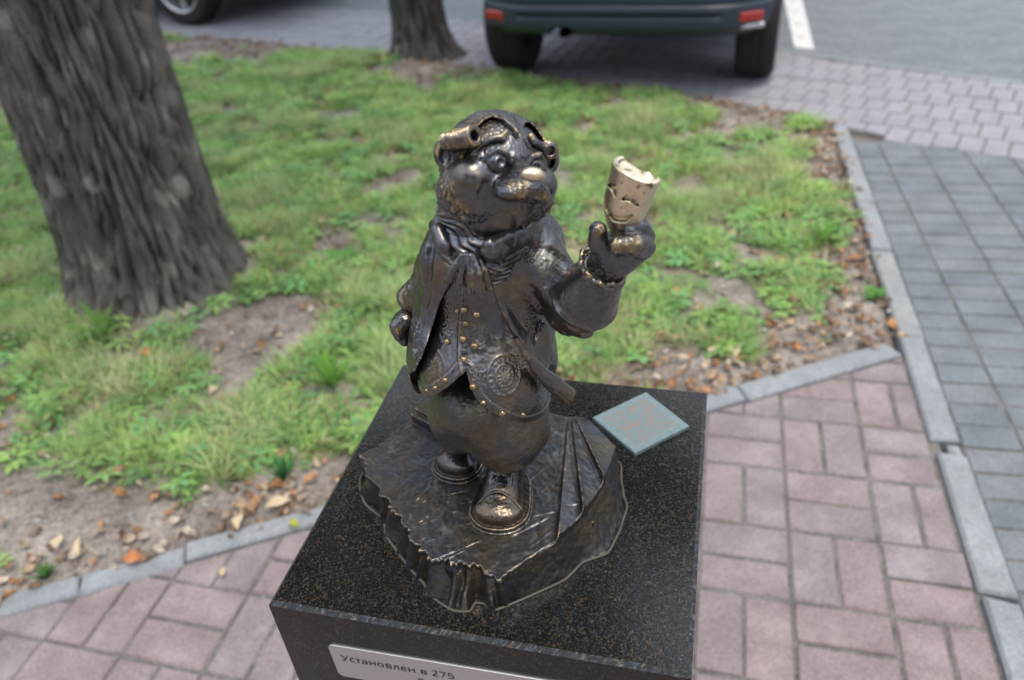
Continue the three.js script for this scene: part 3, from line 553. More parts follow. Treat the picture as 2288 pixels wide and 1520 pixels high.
// ------------------------------------------------------------------ the bronze figure, in its own axes: x to the right, y up, z towards the front; metres
const statue = thing('bronze_statuette', 'small dark bronze figure of a furry animal in old-fashioned coat holding a smiling mask', 'statue', [-0.0052, 0.9, 0.0646], 0.34439);
const bronze = new THREE.MeshPhysicalMaterial({ color: 0xffffff, vertexColors: true, metalness: 0.9, roughness: 0.27 });
const bronzeRough = new THREE.MeshPhysicalMaterial({ color: 0xffffff, vertexColors: true, metalness: 0.85, roughness: 0.36 });
const gold = new THREE.MeshStandardMaterial({ color: 0xffffff, vertexColors: true, metalness: 1, roughness: 0.36 });

// patina: near-black over brown, rubbed bright on edges that hands reach, pale green where rain stands
function patina(rub = 1, brown = 0.4, green = 0, tone = 1) {
  return (x, y, z, g, lap) => {
    const m = sstep(-0.35, 0.5, fbm(x * 26 + 3, y * 26, z * 26) + brown - 0.47), f = noise(x * 420, y * 420, z * 420), f2 = noise(x * 150, y * 150, z * 150 + 7);
    let c = [lerp(0.128, 0.185, m), lerp(0.132, 0.150, m), lerp(0.143, 0.112, m)];
    const k = (1.0 + 0.22 * f2 + 0.12 * f) * tone; c = c.map((q) => q * k);
    const w = sstep(0.42, 1.2, lap * (0.9 + 0.6 * f2 + 0.3 * f)) * rub * sstep(-0.5, 0.3, noise(x * 34, y * 34 + 5, z * 34) + 0.15);
    c = [lerp(c[0], 0.50, w), lerp(c[1], 0.36, w), lerp(c[2], 0.20, w)];
    if (green) { const v = green * sstep(0.1, 0.5, fbm(x * 60, y * 60 + 9, z * 60) + clamp(-lap * 0.8, -0.3, 0.5)) * (0.6 + 0.6 * f2); c = [lerp(c[0], 0.30, v), lerp(c[1], 0.34, v), lerp(c[2], 0.32, v)]; }
    return c;
  };
}
const rubbed = (x, y, z, g, lap) => { const n = fbm(x * 90, y * 90, z * 90), f = noise(x * 400, y * 400, z * 400), pit = sstep(0.42, 0.6, noise(x * 230, y * 230 + 3, z * 230) + 0.3 * n) , w = clamp(0.95 + 0.2 * n + 0.15 * f - 0.75 * pit + Math.min(0, lap * 0.6), 0.1, 1.1); return [0.84 * w, 0.71 * w, 0.50 * w]; };
// stamped scrollwork on the cloth
function scroll(u, v, s) {
  const i = Math.floor(u / s), j = Math.floor(v / s); let d = 9;
  for (let a = -1; a < 2; a++) for (let b = -1; b < 2; b++) { const px = (i + a + hash(i + a, j + b, 301)) * s, py = (j + b + hash(i + a, j + b, 302)) * s; d = Math.min(d, Math.hypot(u - px, v - py)); }
  return Math.cos(d / s * 12);
}
const hammer = (x, y, z) => 0.00035 * noise(x * 130, y * 130, z * 130) + 0.0002 * noise(x * 300, y * 300, z * 300);

// ---- torso and clothes
const hips = egg([0.010, 0.142, -0.034], [0.051, 0.044, 0.053]);
const torso = join(0.03, egg([0.006, 0.190, -0.022], [0.055, 0.060, 0.060]), egg([0.021, 0.27, -0.036], [0.045, 0.058, 0.038]), ball([0.0, 0.302, -0.042], 0.024), ball([0.056, 0.302, -0.042], 0.026), limb([0.024, 0.3, -0.036], [0.028, 0.345, -0.026], 0.027));
// breeches
const breech = join(0.014, hips, limb([0.028, 0.12, -0.022], [0.0215, 0.1182, -0.008], 0.038, 0.0345), limb([-0.016, 0.120, -0.046], [-0.024, 0.076, -0.072], 0.037, 0.026));
const leather = (x, y, z) => 0.00028 * noise(x * 330, y * 330, z * 330) + 0.0004 * noise(x * 110, y * 110 + 4, z * 110);
part('breeches', sculpt((x, y, z) => breech(x, y, z) - leather(x, y, z) - 0.0016 * Math.max(0, noise(x * 40 + 2, y * 22, z * 40)) * sstep(0.15, 0.17, y), [-0.08, 0.05, -0.12], [0.085, 0.2, 0.05], 0.0011, patina(0.35, 0.6, 0, 0.75)), bronzeRough, statue);

const vestBody = join(0.02, torso, hips);
// waistcoat: its lower edge runs down to two points either side of the opening
const lowerEdge = [[-0.0604, 0.2217, 0.03], [-0.0505, 0.2201, 0.03], [-0.0431, 0.2111, 0.03], [-0.0294, 0.2148, 0.03], [-0.016, 0.2291, 0.035], [-0.0083, 0.2383, 0.035], [-0.0071, 0.2282, 0.035], [-0.0031, 0.2083, 0.035], [0.0063, 0.1891, 0.03], [0.0209, 0.1764, 0.03], [0.0371, 0.1705, 0.03], [0.0526, 0.1784, 0.03], [0.0702, 0.1841, 0.02]].map((p) => hit(grow(vestBody, 0.003), p));
const vestOpen = [[-0.0028, 0.3219, 0.03], [-0.0067, 0.298, 0.03], [-0.0107, 0.2798, 0.04], [-0.0134, 0.2583, 0.04], [-0.0125, 0.2436, 0.04]].map((p) => hit(torso, p));
const soft = (line, n = 60) => new THREE.CatmullRomCurve3(line.map((p) => new THREE.Vector3(p[0], p[1], 0)), false, 'centripetal').getPoints(n).map((v) => [v.x, v.y]);
const hemLine = [...soft(lowerEdge.slice(0, 6), 24), ...soft(lowerEdge.slice(6), 30)];
const vestD = baked(poly2([...hemLine, [0.2, 0.2], [0.2, 0.5], [-0.2, 0.5], [-0.2, 0.2]]), -0.09, 0.1, 0.1, 0.36);
const openX = (y) => { for (let i = 0; i < vestOpen.length - 1; i++) if (y >= vestOpen[i + 1][1]) return lerp(vestOpen[i + 1][0], vestOpen[i][0], clamp((y - vestOpen[i + 1][1]) / (vestOpen[i][1] - vestOpen[i + 1][1]), 0, 1.2)); return vestOpen[vestOpen.length - 1][0]; };
const rosette = hit(grow(vestBody, 0.004), [0.0232, 0.2229, 0.03]), rosette2 = hit(grow(vestBody, 0.004), [-0.0355, 0.2405, 0.03]);
function medal(x, y, z, c, R) {                                      // rings, petals and a boss
  const r = hyp(x - c[0], (y - c[1]) * 0.92, (z - c[2]) * 0.6); if (r > R * 1.15) return 0;
  const a = Math.atan2(y - c[1], x - c[0]), ring = (q, w) => Math.exp(-(((r - q) / w) ** 2));
  return 0.00055 * (ring(R, 0.0011) + 0.9 * ring(R * 0.55, 0.001) + 0.8 * ring(0, 0.0016)) + 0.0005 * ring(R * 0.32, 0.0018) * (0.5 + 0.5 * Math.cos(a * 11)) + 0.0004 * ring(R * 0.78, 0.002) * (0.5 + 0.5 * Math.cos(a * 17 + 1)) * (noise(x * 300, y * 300, z * 300) + 0.6);
}
const vestField = (x, y, z) => {
  const over = x > openX(y) ? 0.0022 : 0, e = -vestD(x, y), band = sstep(0.0085, 0.0073, e) * sstep(-0.002, 0.001, e);
  const lip = 0.0012 * Math.exp(-(((x - openX(y) - 0.0012) / 0.0013) ** 2)) * sstep(0.0, 0.004, e);
  const q = vestBody(x, y, z) - 0.0035; if (q > 0.009) return q;
  const d = q - over - band * 0.0013 - lip - medal(x, y, z, rosette, 0.0145) - 0.7 * medal(x, y, z, rosette2, 0.013) - 0.00014 * scroll(x, y, 0.0055) * sstep(0.3, 0.6, 0.4 + noise(x * 30, y * 30, 3)) - hammer(x, y, z) - 0.0014 * noise(x * 30, y * 14, z * 30 + 2) * sstep(0.24, 0.27, y);
  return smax(d, -e, 0.0022);
};
const vest = part('waistcoat', sculpt(vestField, [-0.075, 0.12, -0.08], [0.085, 0.34, 0.05], 0.00095, patina(0.8, 0.5)), bronze, statue);
for (const [p, r] of [[[-0.0031, 0.2924, 0.03], 3.1], [[0.0062, 0.2864, 0.03], 3.1], [[-0.0034, 0.2792, 0.03], 2.9], [[-0.007, 0.2679, 0.035], 3.4], [[0.0015, 0.26, 0.035], 3.4], [[-0.0197, 0.2672, 0.035], 3.0], [[-0.0084, 0.248, 0.035], 3.1], [[-0.0088, 0.2915, 0.03], 2.4], [[-0.0263, 0.2249, 0.03], 2.8], [[-0.0354, 0.2181, 0.03], 2.4], [[-0.0431, 0.2165, 0.03], 2.1], [[-0.004, 0.2146, 0.03], 3.0], [[0.003, 0.1952, 0.03], 2.8], [[0.0185, 0.1809, 0.03], 2.9], [[0.0359, 0.1765, 0.03], 2.6]]) {
  const c = hit(vestField, p), R = r * 0.001;
  part('button', sculpt((x, y, z) => smin(egg(c, [R, R, R])(x, y, z) - 0.0002 * noise(x * 500, y * 500, z * 500), 1, 0.001), c.map((q) => q - 0.005), c.map((q) => q + 0.005), 0.0007, (x, y, z, g, lap) => { const w = clamp(0.75 + 0.5 * noise(x * 300, y * 300, z * 300) - (r < 2.95 ? 0.25 : 0), 0.1, 1); return [lerp(0.1, 0.5, w), lerp(0.085, 0.35, w), lerp(0.07, 0.19, w)]; }), bronze, vest);
}

// coat: a skin over the torso and sleeves, cut back from the front edges
const leftEdge = [[-0.0132, 0.3537, 0], [-0.0097, 0.3324, 0.005], [-0.0111, 0.3062, 0.01], [-0.0182, 0.2968, 0.015], [-0.0282, 0.2808, 0.02], [-0.0405, 0.2604, 0.025], [-0.0515, 0.2391, 0.02], [-0.0558, 0.2245, 0.015]].map((p) => hit(grow(torso, 0.007), p));
const rightEdge = [[0.0166, 0.3474, 0.01], [0.0204, 0.3281, 0.015], [0.0211, 0.3003, 0.02], [0.026, 0.284, 0.03], [0.0351, 0.2591, 0.03], [0.0441, 0.2376, 0.03], [0.0539, 0.2152, 0.025], [0.0636, 0.1988, 0.02]].map((p) => hit(grow(torso, 0.007), p));
const openD = baked(poly2([...soft(leftEdge, 40), [leftEdge[7][0] + 0.012, 0.12], [rightEdge[7][0] + 0.01, 0.12], ...soft(rightEdge, 40).reverse(), [0.045, 0.45], [-0.005, 0.45]]), -0.12, 0.12, 0.15, 0.37);
const skirt = join(0.03, torso, egg([-0.005, 0.19, -0.05], [0.045, 0.075, 0.052]), egg([0.024, 0.185, -0.055], [0.046, 0.075, 0.05]));
const shoulderL = [-0.0151, 0.306, -0.035], shoulderR = [0.0634, 0.3018, -0.018], elbowR = [0.0879, 0.2589, 0.004], wristR = [0.1077, 0.3162, 0.032], elbowL = [-0.0396, 0.2367, -0.065], wristL = [-0.0578, 0.2252, -0.075];
const sleeveR = join(0.012, limb(shoulderR, elbowR, 0.0215, 0.0185), limb(elbowR, [0.0931, 0.2679, 0.012], 0.0185, 0.0195), limb([0.0931, 0.2679, 0.012], [0.1037, 0.3024, 0.027], 0.0195, 0.0180));
const sleeveL = join(0.012, limb(shoulderL, [-0.0324, 0.2533, -0.068], 0.0195, 0.018), limb([-0.0324, 0.2533, -0.068], [-0.0469, 0.2359, -0.085], 0.018, 0.0185));
const cuffAxis = [[0.0948, 0.2786, 0.014], [0.1077, 0.3146, 0.032]];
const cuffField = (() => {                                            // the turned-back cuff with its stamped relief
  const a = cuffAxis[0], b = cuffAxis[1], d = [b[0] - a[0], b[1] - a[1], b[2] - a[2]], L = hyp(...d).valueOf(); for (let i = 0; i < 3; i++) d[i] /= L;
  return (x, y, z) => { const px = x - a[0], py = y - a[1], pz = z - a[2], t = px * d[0] + py * d[1] + pz * d[2], r = hyp(px - d[0] * t, py - d[1] * t, pz - d[2] * t); const R = 0.0272 - 0.008 * sstep(0.0, L, t) + 0.0026 * Math.exp(-(((t - 0.0005) / 0.0026) ** 2)); return smax(r - R - 0.00013 * scroll(x - y * 0.4, y + z, 0.0062) - hammer(x, y, z), Math.max(-t - 0.002 - 0.006 * sstep(0.4, -1, px / 0.02), t - L - 0.002), 0.004); };
})();
const folds = (x, y, z) => 0.0034 * noise(x * 48 + y * 26, y * 13, z * 40) + 0.001 * noise(x * 80, y * 40, z * 80);
const seamL = chain([[-0.0212, 0.3372, 0], [-0.0264, 0.3144, 0.005], [-0.0347, 0.2847, 0.01], [-0.0467, 0.246, 0.01]].map((p) => hit(grow(skirt, 0.006), p)), 0.0001), pocket = chain([[0.0266, 0.2975, 0.02], [0.0217, 0.2865, 0.025], [0.0244, 0.2721, 0.03], [0.0333, 0.2655, 0.03], [0.0395, 0.2731, 0.025], [0.0375, 0.2896, 0.02]].map((p) => hit(grow(skirt, 0.006), p)), 0.0001);
const coatField = (x, y, z) => {
  
  let d = skirt(x, y, z) - 0.006; const s0 = Math.min(sleeveL(x, y, z), sleeveR(x, y, z)); if (Math.min(d, s0) > 0.012) return Math.min(d, s0);
  if (Math.abs(d) < 0.008) d -= folds(x, y, z) * 0.7 - 0.00024 * scroll(x, y, 0.0062) * sstep(0.1, 0.5, 0.15 + noise(x * 28, y * 28, 11));
  const open = -openD(x, y);                                          // positive inside the opening
  d -= 0.0016 * Math.exp(-((open / 0.0032) ** 2)) + 0.0012 * Math.exp(-(((open + 0.0045) / 0.003) ** 2)) * (x > 0.02 ? 1 : 0);
  d = smax(d, z > -0.06 ? open : -1, 0.0035);
  d = smax(d, y - 0.334, 0.006); d = smax(d, 0.150 + 0.05 * sstep(-0.05, 0.0, z) - y, 0.006);
  const sm = seamL(x, y, z); d += 0.0026 * Math.exp(-((sm / 0.0035) ** 2)) - 0.0016 * Math.exp(-(((sm - 0.007) / 0.004) ** 2)); if (x > 0.03) d -= 0.0007 * Math.exp(-((pocket(x, y, z) / 0.0009) ** 2)) + 0.002 * Math.sin(x * 420 + z * 380 + y * 60) * sstep(0.20, 0.235, y) * sstep(0.30, 0.27, y) * sstep(0.048, 0.058, x);
  const s = Math.min(sleeveL(x, y, z), smin(sleeveR(x, y, z), 1, 0.001)) - folds(x * 1.4, y * 2, z * 1.4) * 1.3 - hammer(x, y, z);
  return smin(d, s, 0.008) - hammer(x, y, z) * 0.6;
};
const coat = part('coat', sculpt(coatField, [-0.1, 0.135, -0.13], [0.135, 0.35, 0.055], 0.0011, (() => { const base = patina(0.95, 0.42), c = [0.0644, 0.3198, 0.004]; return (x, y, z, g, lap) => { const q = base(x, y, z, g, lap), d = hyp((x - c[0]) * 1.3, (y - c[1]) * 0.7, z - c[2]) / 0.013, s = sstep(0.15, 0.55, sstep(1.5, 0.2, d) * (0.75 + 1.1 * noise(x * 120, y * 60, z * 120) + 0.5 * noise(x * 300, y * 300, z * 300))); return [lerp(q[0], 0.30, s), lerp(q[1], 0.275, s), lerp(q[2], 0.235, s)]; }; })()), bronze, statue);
// the turned-up tail corner on the right: a rolled edge ending in a hollow tube
const rollPath = [[0.0343, 0.2624, 0.032], [0.0438, 0.2415, 0.034], [0.0535, 0.221, 0.03], [0.0645, 0.204, 0.026], [0.0774, 0.1835, 0.02]], rollEnd = rollPath[4];
part('rolled_coat_corner', sculpt((x, y, z) => { const d = join(0.006, chain(rollPath, [0.002, 0.0034, 0.0058, 0.0078, 0.0084]))(x, y, z) - 0.0006 * noise(x * 120 + y * 120, y * 60, z * 60); const cut = (x - rollEnd[0]) * 0.62 - (y - rollEnd[1]) * 0.7 + (z - rollEnd[2]) * 0.25 - 0.003; return smax(smax(d, cut, 0.002), -limb([rollEnd[0] - 0.004, rollEnd[1] + 0.004, rollEnd[2]], [rollEnd[0] + 0.02, rollEnd[1] - 0.022, rollEnd[2]], 0.0056)(x, y, z), 0.002); }, [0.02, 0.13, -0.03], [0.1, 0.26, 0.06], 0.001, patina(0.9, 0.6)), bronze, coat);
part('sleeve_cuff', sculpt(cuffField, [0.05, 0.2, -0.04], [0.16, 0.34, 0.075], 0.001, patina(0.75, 0.5)), bronze, coat);
// coat collar: two upright leaves
const collarL = [[-0.0158, 0.3494, 0], [-0.0131, 0.3424, 0.008], [-0.0098, 0.335, 0.014]], collarR = [[0.0429, 0.3357, 0], [0.0295, 0.3371, 0.012], [0.0202, 0.3372, 0.018]];
part('collar', sculpt(join(0.004, chain(collarL, [0.005, 0.0055, 0.003]), limb([-0.0178, 0.3422, -0.02], [-0.016, 0.3437, -0.005], 0.006), chain([[-0.0151, 0.3473, 0.002], [-0.0128, 0.3403, 0.01]], 0.006)), [-0.05, 0.28, -0.06], [0.03, 0.39, 0.05], 0.0011, patina(1, 0.4)), bronze, coat);
part('collar', sculpt((x, y, z) => { const d = Math.min(chain([[0.0454, 0.3442, 0.008], [0.0338, 0.3471, 0.021], [0.0222, 0.3479, 0.029]], [0.0035, 0.004, 0.0035])(x, y, z), chain([[0.0443, 0.3381, 0.008], [0.0326, 0.3408, 0.021], [0.0214, 0.3416, 0.029]], [0.0035, 0.004, 0.0035])(x, y, z), chain([[0.0432, 0.3328, 0.008], [0.0323, 0.3348, 0.02], [0.0213, 0.3347, 0.027]], [0.0035, 0.004, 0.003])(x, y, z)); return smin(d, chain([[0.0449, 0.3378, 0.006], [0.0328, 0.34, 0.019], [0.0221, 0.3408, 0.027]], [0.0075, 0.008, 0.0075])(x, y, z), 0.008) - hammer(x, y, z); }, [0.0, 0.27, -0.03], [0.08, 0.38, 0.055], 0.001, patina(1, 0.35)), bronze, coat);

// neckerchief: wound cloth and a ruffled fall
const neck = [0.0157, 0.3358, -0.014];
const wraps = (x, y, z) => { let d = 1e9; for (const [dy, R, r, tilt] of [[0.008, 0.0255, 0.0095, 0.05], [-0.001, 0.0275, 0.009, -0.2], [-0.011, 0.027, 0.0085, -0.05]]) { const px = x - neck[0], pz = z - neck[2], q = Math.hypot(px, pz), yy = y - neck[1] - dy - tilt * px - 0.12 * -pz; d = smin(d, Math.hypot(q - R, yy) - r, 0.0025); } return Math.min(d, limb([neck[0], neck[1] - 0.02, neck[2]], [neck[0], neck[1] + 0.02, neck[2]], 0.031)(x, y, z)) - 0.0012 * noise(x * 70, y * 160, z * 70) - 0.0007 * Math.sin((y + x * 0.55 + 0.012 * noise(x * 45, y * 60, z * 45)) * 900); };
const scarf = part('neckerchief', sculpt(wraps, [-0.04, 0.28, -0.08], [0.09, 0.38, 0.06], 0.001, patina(0.9, 0.38)), bronze, statue);
const RUFFLES = [[[0.0006, 0.338, 0.026], [-0.0073, 0.3293, 0.028], [-0.0125, 0.3192, 0.026], 4.2], [[0.0032, 0.3382, 0.027], [-0.0015, 0.3271, 0.029], [-0.0043, 0.3161, 0.028], 4.0], [[0.0059, 0.3384, 0.028], [0.005, 0.3272, 0.034], [0.005, 0.3128, 0.034], 4.4], [[0.0085, 0.3373, 0.028], [0.011, 0.3262, 0.035], [0.0109, 0.3096, 0.034], 4.6], [[0.0112, 0.3354, 0.026], [0.0161, 0.3253, 0.03], [0.017, 0.3105, 0.029], 4.2]];
const fall = (x, y, z) => {
  let d = 1e9;
  for (const [a, b, c, r] of RUFFLES) d = smin(d, chain([a, b, c], [0.003, r * 0.00075, r * 0.001])(x, y, z), 0.0012);
  return d - 0.0008 * Math.sin((x * 1.0 + 0.004 * noise(x * 80, y * 40, z * 80)) * 1700) * sstep(0.33, 0.30, y) - 0.0005 * noise(x * 250, y * 250, z * 250);
};
part('ruffle', sculpt((x, y, z) => smax(fall(x, y, z), -(y - [0.0063, 0.3094, 0.03][1] + 0.003 - 0.0022 * Math.sin(x * 900)), 0.002), [-0.04, 0.25, -0.02], [0.06, 0.345, 0.055], 0.0009, patina(1.1, 0.4)), bronze, scarf);

// ---- head: modelled in millimetres about its own centre, z forward, then turned and raised
const headAt = [0.0323, 0.3831, -0.012], headTurn = [0.40, -0.31, -0.36];
const inHead = (f) => placed(f, headAt, headTurn, 0.001);
const mirror = (f) => (x, y, z) => f(Math.abs(x), y, z);
const skull = egg([0, 8, -3], [38, 38, 40]);
const headBase = join(12, skull, mirror(egg([22.5, -13, 5], [24, 21, 24])), egg([0, -25, 10], [24, 15, 22]));
const muzzle = join(8, mirror(egg([9.5, -12, 48], [11.5, 6, 14.5])), egg([0, -6.5, 44], [17, 7.5, 23]), limb([0, 8, 30], [0, 0, 57], 9, 6.5));
const tufts = (x, y, z) => {                                         // locks of fur on the ruff, short nap elsewhere
  const k = sstep(-4, -16, y) * sstep(30, 12, z), n1 = noise(x * 0.16 + y * 0.05, y * 0.085, z * 0.16 + y * 0.04), n2 = noise(x * 0.42 + 9, y * 0.15, z * 0.42), nap = noise(x * 0.75, y * 0.36, z * 0.55), nap2 = noise(x * 1.5, y * 0.8, z * 1.2);
  return k * (3.6 * Math.max(n1, -0.3) + 1.9 * n2) + 0.42 * nap + 0.22 * nap2;
};
const headField = (() => {
  const cheek = mirror(egg([27, -3, 22], [14, 12.5, 12.5])), crease = mirror(chain([[18, 3, 41], [22.5, -6, 38], [23.5, -15, 33], [21, -24, 30]], [1.2, 2.6, 3.2, 2.4])), under = egg([0, -38.5, 50], [38, 21, 30]), socket = mirror(egg([15.5, 8.8, 39], [9.2, 8.4, 8])), eyeball = mirror(egg([15.3, 8.6, 31.5], [8.4, 8, 8])), pupil = mirror(ball([14.6, 8.6, 40.5], 3.5));
  const lid = mirror(chain([[26.5, 5.5, 28.5], [22.5, 13, 34], [16.5, 17.4, 37], [10.5, 15.5, 38.5], [7.5, 9.5, 38]], [1.2, 1.9, 2.4, 2.5, 1.3]));
  const brow = mirror(chain([[31, 11, 22], [26.5, 19.5, 27.5], [20, 24.5, 30.5], [13.5, 26, 33], [10, 30, 32.5]], [1.2, 2.1, 2.9, 3.1, 2.4]));
  const mouth = join(1, mirror(chain([[0, -17.5, 62], [8, -21.5, 58], [15, -23, 48], [20, -21, 38]], [3.6, 4.6, 4.4, 2.0])), limb([0, -6, 64], [0, -13, 62], 0.9, 0.9));
  return (x, y, z) => {
    const far = hyp(x, y + 3, z - 5) - 66; if (far > 8) return far;
    let d = headBase(x, y, z); if (d > 45 || d < -14) return d; if (Math.abs(d) < 9) d -= tufts(x, y, z) * (z < 24 || y < -6 ? 1 : 0.6);
    d = smax(d, -under(x, y, z) - 0.5 * noise(x * 0.3, y * 0.3, z * 0.3), 7); d = smin(d, cheek(x, y, z), 9); 
    d = smin(d, muzzle(x, y, z) - 0.55 * noise(x * 0.62 + y * 0.3, y * 0.62, z * 0.16) - 0.2 * noise(x * 1.5, y * 1, z * 0.6), 4);
    d = smax(d, -crease(x, y, z), 3.5); d = smax(d, -mouth(x, y, z), 1.6);
    d = smax(d, -socket(x, y, z), 2.5); d = smin(d, smax(eyeball(x, y, z), -pupil(x, y, z), 0.8) + 0.35 * Math.exp(-(((Math.hypot(Math.abs(x) - 14.6, y - 8.6) - 5.0) / 0.6) ** 2)) * (z > 30 ? 1 : 0), 0.6);
    d = smin(d, lid(x, y, z), 1.6); d = smin(d, brow(x, y, z) - 0.25 * noise(x * 0.3, y * 1.1, z * 0.8), 2.6);
    return d;
  };
})();
const headWorld = inHead(headField);
const H = (x, y, z) => { const v = new THREE.Vector3(x, y, z).multiplyScalar(0.001).applyEuler(new THREE.Euler(headTurn[1], headTurn[0], headTurn[2], 'YXZ')); return [v.x + headAt[0], v.y + headAt[1], v.z + headAt[2]]; };
const earL = (x, y, z) => { const c = [-0.0035, 0.4065, -0.006], d = egg(c, [0.0085, 0.0115, 0.0095])(x, y, z); return smax(d, -egg([-0.0034, 0.4089, 0.006], [0.006, 0.0085, 0.0085])(x, y, z), 0.0018); };
const earR = (x, y, z) => { const c = [0.0753, 0.3895, -0.016], d = egg(c, [0.0075, 0.0115, 0.008])(x, y, z); return smax(d, -egg([0.0752, 0.3907, -0.008], [0.0036, 0.006, 0.011])(x, y, z), 0.0015); };
// raised paw: palm, thumb and fingers closed on the mask's stem
const palm = join(0.010, limb(wristR, [0.1144, 0.3274, 0.036], 0.0150, 0.0155), egg([0.1217, 0.3328, 0.034], [0.0165, 0.0150, 0.0165]));
const thumb = chain([[0.1063, 0.333, 0.042], [0.0999, 0.3468, 0.047], [0.0997, 0.3584, 0.048]], [0.0085, 0.0075, 0.0066]);
const fingers = [chain([[0.1291, 0.3233, 0.03], [0.1349, 0.338, 0.044], [0.1252, 0.3491, 0.058], [0.1118, 0.3526, 0.062]], [0.0095, 0.009, 0.0088, 0.0066]), chain([[0.1338, 0.323, 0.022], [0.1384, 0.3413, 0.034], [0.1308, 0.3555, 0.045], [0.1225, 0.3587, 0.052]], [0.0085, 0.0078, 0.007, 0.0058]), chain([[0.1353, 0.3194, 0.012], [0.1408, 0.3377, 0.018], [0.1334, 0.352, 0.024]], [0.008, 0.007, 0.006])];
const pawC = [0.1196, 0.3367, 0.04];
const pawR = (x, y, z) => { const far = hyp(x - pawC[0], y - pawC[1], z - pawC[2]) - 0.045; if (far > 0.008) return far; let d = smin(palm(x, y, z), thumb(x, y, z), 0.004); for (const f of fingers) d = smin(d, f(x, y, z), 0.0022); return d - 0.00045 * noise(x * 420, y * 170, z * 420) - 0.0003 * noise(x * 800, y * 420, z * 800); };
const pawL = (() => { const a = join(0.004, limb([-0.05, 0.2266, -0.075], [-0.0606, 0.2203, -0.07], 0.011, 0.0125), chain([[-0.0594, 0.2285, -0.062], [-0.0667, 0.2239, -0.06], [-0.0667, 0.2161, -0.058]], [0.0085, 0.008, 0.006]), chain([[-0.0582, 0.2168, -0.07], [-0.0657, 0.2092, -0.07], [-0.0639, 0.2039, -0.066]], [0.008, 0.007, 0.006])); return (x, y, z) => { const d = a(x, y, z); return d > 0.005 ? d : d - 0.0005 * noise(x * 350, y * 200, z * 350); }; })();
const armParts = [
  limb([0.026, 0.3, -0.034], H(0, -22, -4), 0.027, 0.03),
  limb([0.026, 0.31, -0.036], shoulderR, 0.018),
  limb([0.026, 0.31, -0.036], shoulderL, 0.018),
  limb(shoulderR, elbowR, 0.014),
  limb(elbowR, wristR, 0.0125),
  limb(shoulderL, [-0.0324, 0.2533, -0.068], 0.013),
  limb([-0.0368, 0.2503, -0.07], [-0.0549, 0.2215, -0.08], 0.011),
];
const headMid = H(0, 0, 5);
const figureField = (x, y, z) => {
  let d = hyp(x - headMid[0], y - headMid[1], z - headMid[2]) - 0.085;   // far from the head its own shape is not needed
  if (d < 0.006) d = smin(headWorld(x, y, z), smin(earL(x, y, z), earR(x, y, z), 0.001), 0.003);
  d = Math.min(d, pawR(x, y, z)); if (x < 0.01) d = Math.min(d, pawL(x, y, z));
  if (y < 0.375) for (const f of armParts) d = Math.min(d, f(x, y, z));
  return d;
};
// brows, cheekbones, lips, ear rims and finger tips are the places that hands have rubbed
const touched = [[H(28, -4, 33), 9, 0.5], [H(-29, -5, 32), 14, 0.52], [H(8, -9, 60), 11, 0.85], [H(-9, -9, 59), 14, 0.85], [H(10, 30, 35), 3.5], [H(-11, 29, 36), 5], [H(13, 18, 40), 2.6], [H(-13, 18, 40), 2.6], [H(-36, -18, 16), 14, 0.85], [H(-33, -28, 18), 10, 0.7], [[0.0989, 0.3609, 0.052], 6], [[0.1105, 0.3535, 0.066], 6], [[0.1215, 0.3513, 0.066], 10], [[-0.0666, 0.2248, -0.055], 7], [[-0.007, 0.4127, 0], 6], [[0.0766, 0.3973, 0], 6]];
const figurePaint = (() => { const base = patina(0.55, 0.36); return (x, y, z, g, lap) => { let k = 0; for (const [c, r, m = 1] of touched) { const d = hyp(x - c[0], y - c[1], z - c[2]) * 1000 / r; if (d < 1.6) k = Math.max(k, sstep(1.5, 0.2, d) * m); } const c = base(x, y, z, g, lap), s = sstep(0.3, 0.85, k * (0.85 + 0.9 * noise(x * 110, y * 110, z * 110) + 0.9 * clamp(lap * 0.5, -0.6, 0.5))); const b = 0.42 + 0.58 * sstep(0.0, 0.5, lap * 0.7 + 0.5 * noise(x * 160, y * 160, z * 160 + 4)); return [lerp(c[0], 0.52 * b, s), lerp(c[1], 0.40 * b, s), lerp(c[2], 0.24 * b, s)]; }; })();
const figure = part('animal_body', sculpt(figureField, [-0.1, 0.18, -0.13], [0.17, 0.45, 0.095], 0.0009, figurePaint, 0.0012), bronze, statue);
part('nose', sculpt(placed((x, y, z) => egg([-1, 2.2, 63.5], [8.8, 5.0, 5.6])(x, y, z) - 0.15 * noise(x * 0.6, y * 0.6, z * 0.6), headAt, headTurn, 0.001), H(-1, 2, 63).map((q) => q - 0.016), H(-1, 2, 63).map((q) => q + 0.016), 0.0008, rubbed), gold, figure);
// wig: smooth cap with a heart-shaped hairline and side rolls
const hairY = (x) => along([[0, 27], [3.5, 33], [9, 39], [15, 40.5], [21, 37.5], [27, 31], [32, 22], [35, 12], [38, -2], [60, -20]], Math.abs(x));
const wigField = (x, y, z) => {
  const e = (y - hairY(x)) * 0.6, k = z < -4 ? Math.max(e, Math.min((-z - 4) * 0.9, (y - 6) * 0.8)) : e;
  const strand = 0.95 * noise(Math.atan2(x, 30 - z * 0.3 + Math.max(0, y - 30)) * 22 + 0.02 * y, z * 0.05, y * 0.04) + 0.35 * noise(Math.atan2(x, 30 - z * 0.3) * 55, z * 0.06, 3);
  const d = skull(x, y, z) - 2.4 - strand - 1.9 * Math.exp(-(((k - 1.2) / 1.7) ** 2));
  return Math.max(smax(d, -k, 1.4), -25 - y);
};
const wig = part('wig', sculpt(inHead(wigField), [-0.03, 0.33, -0.07], [0.1, 0.45, 0.06], 0.0009, patina(2.0, 0.52), 0.0013), bronze, figure);
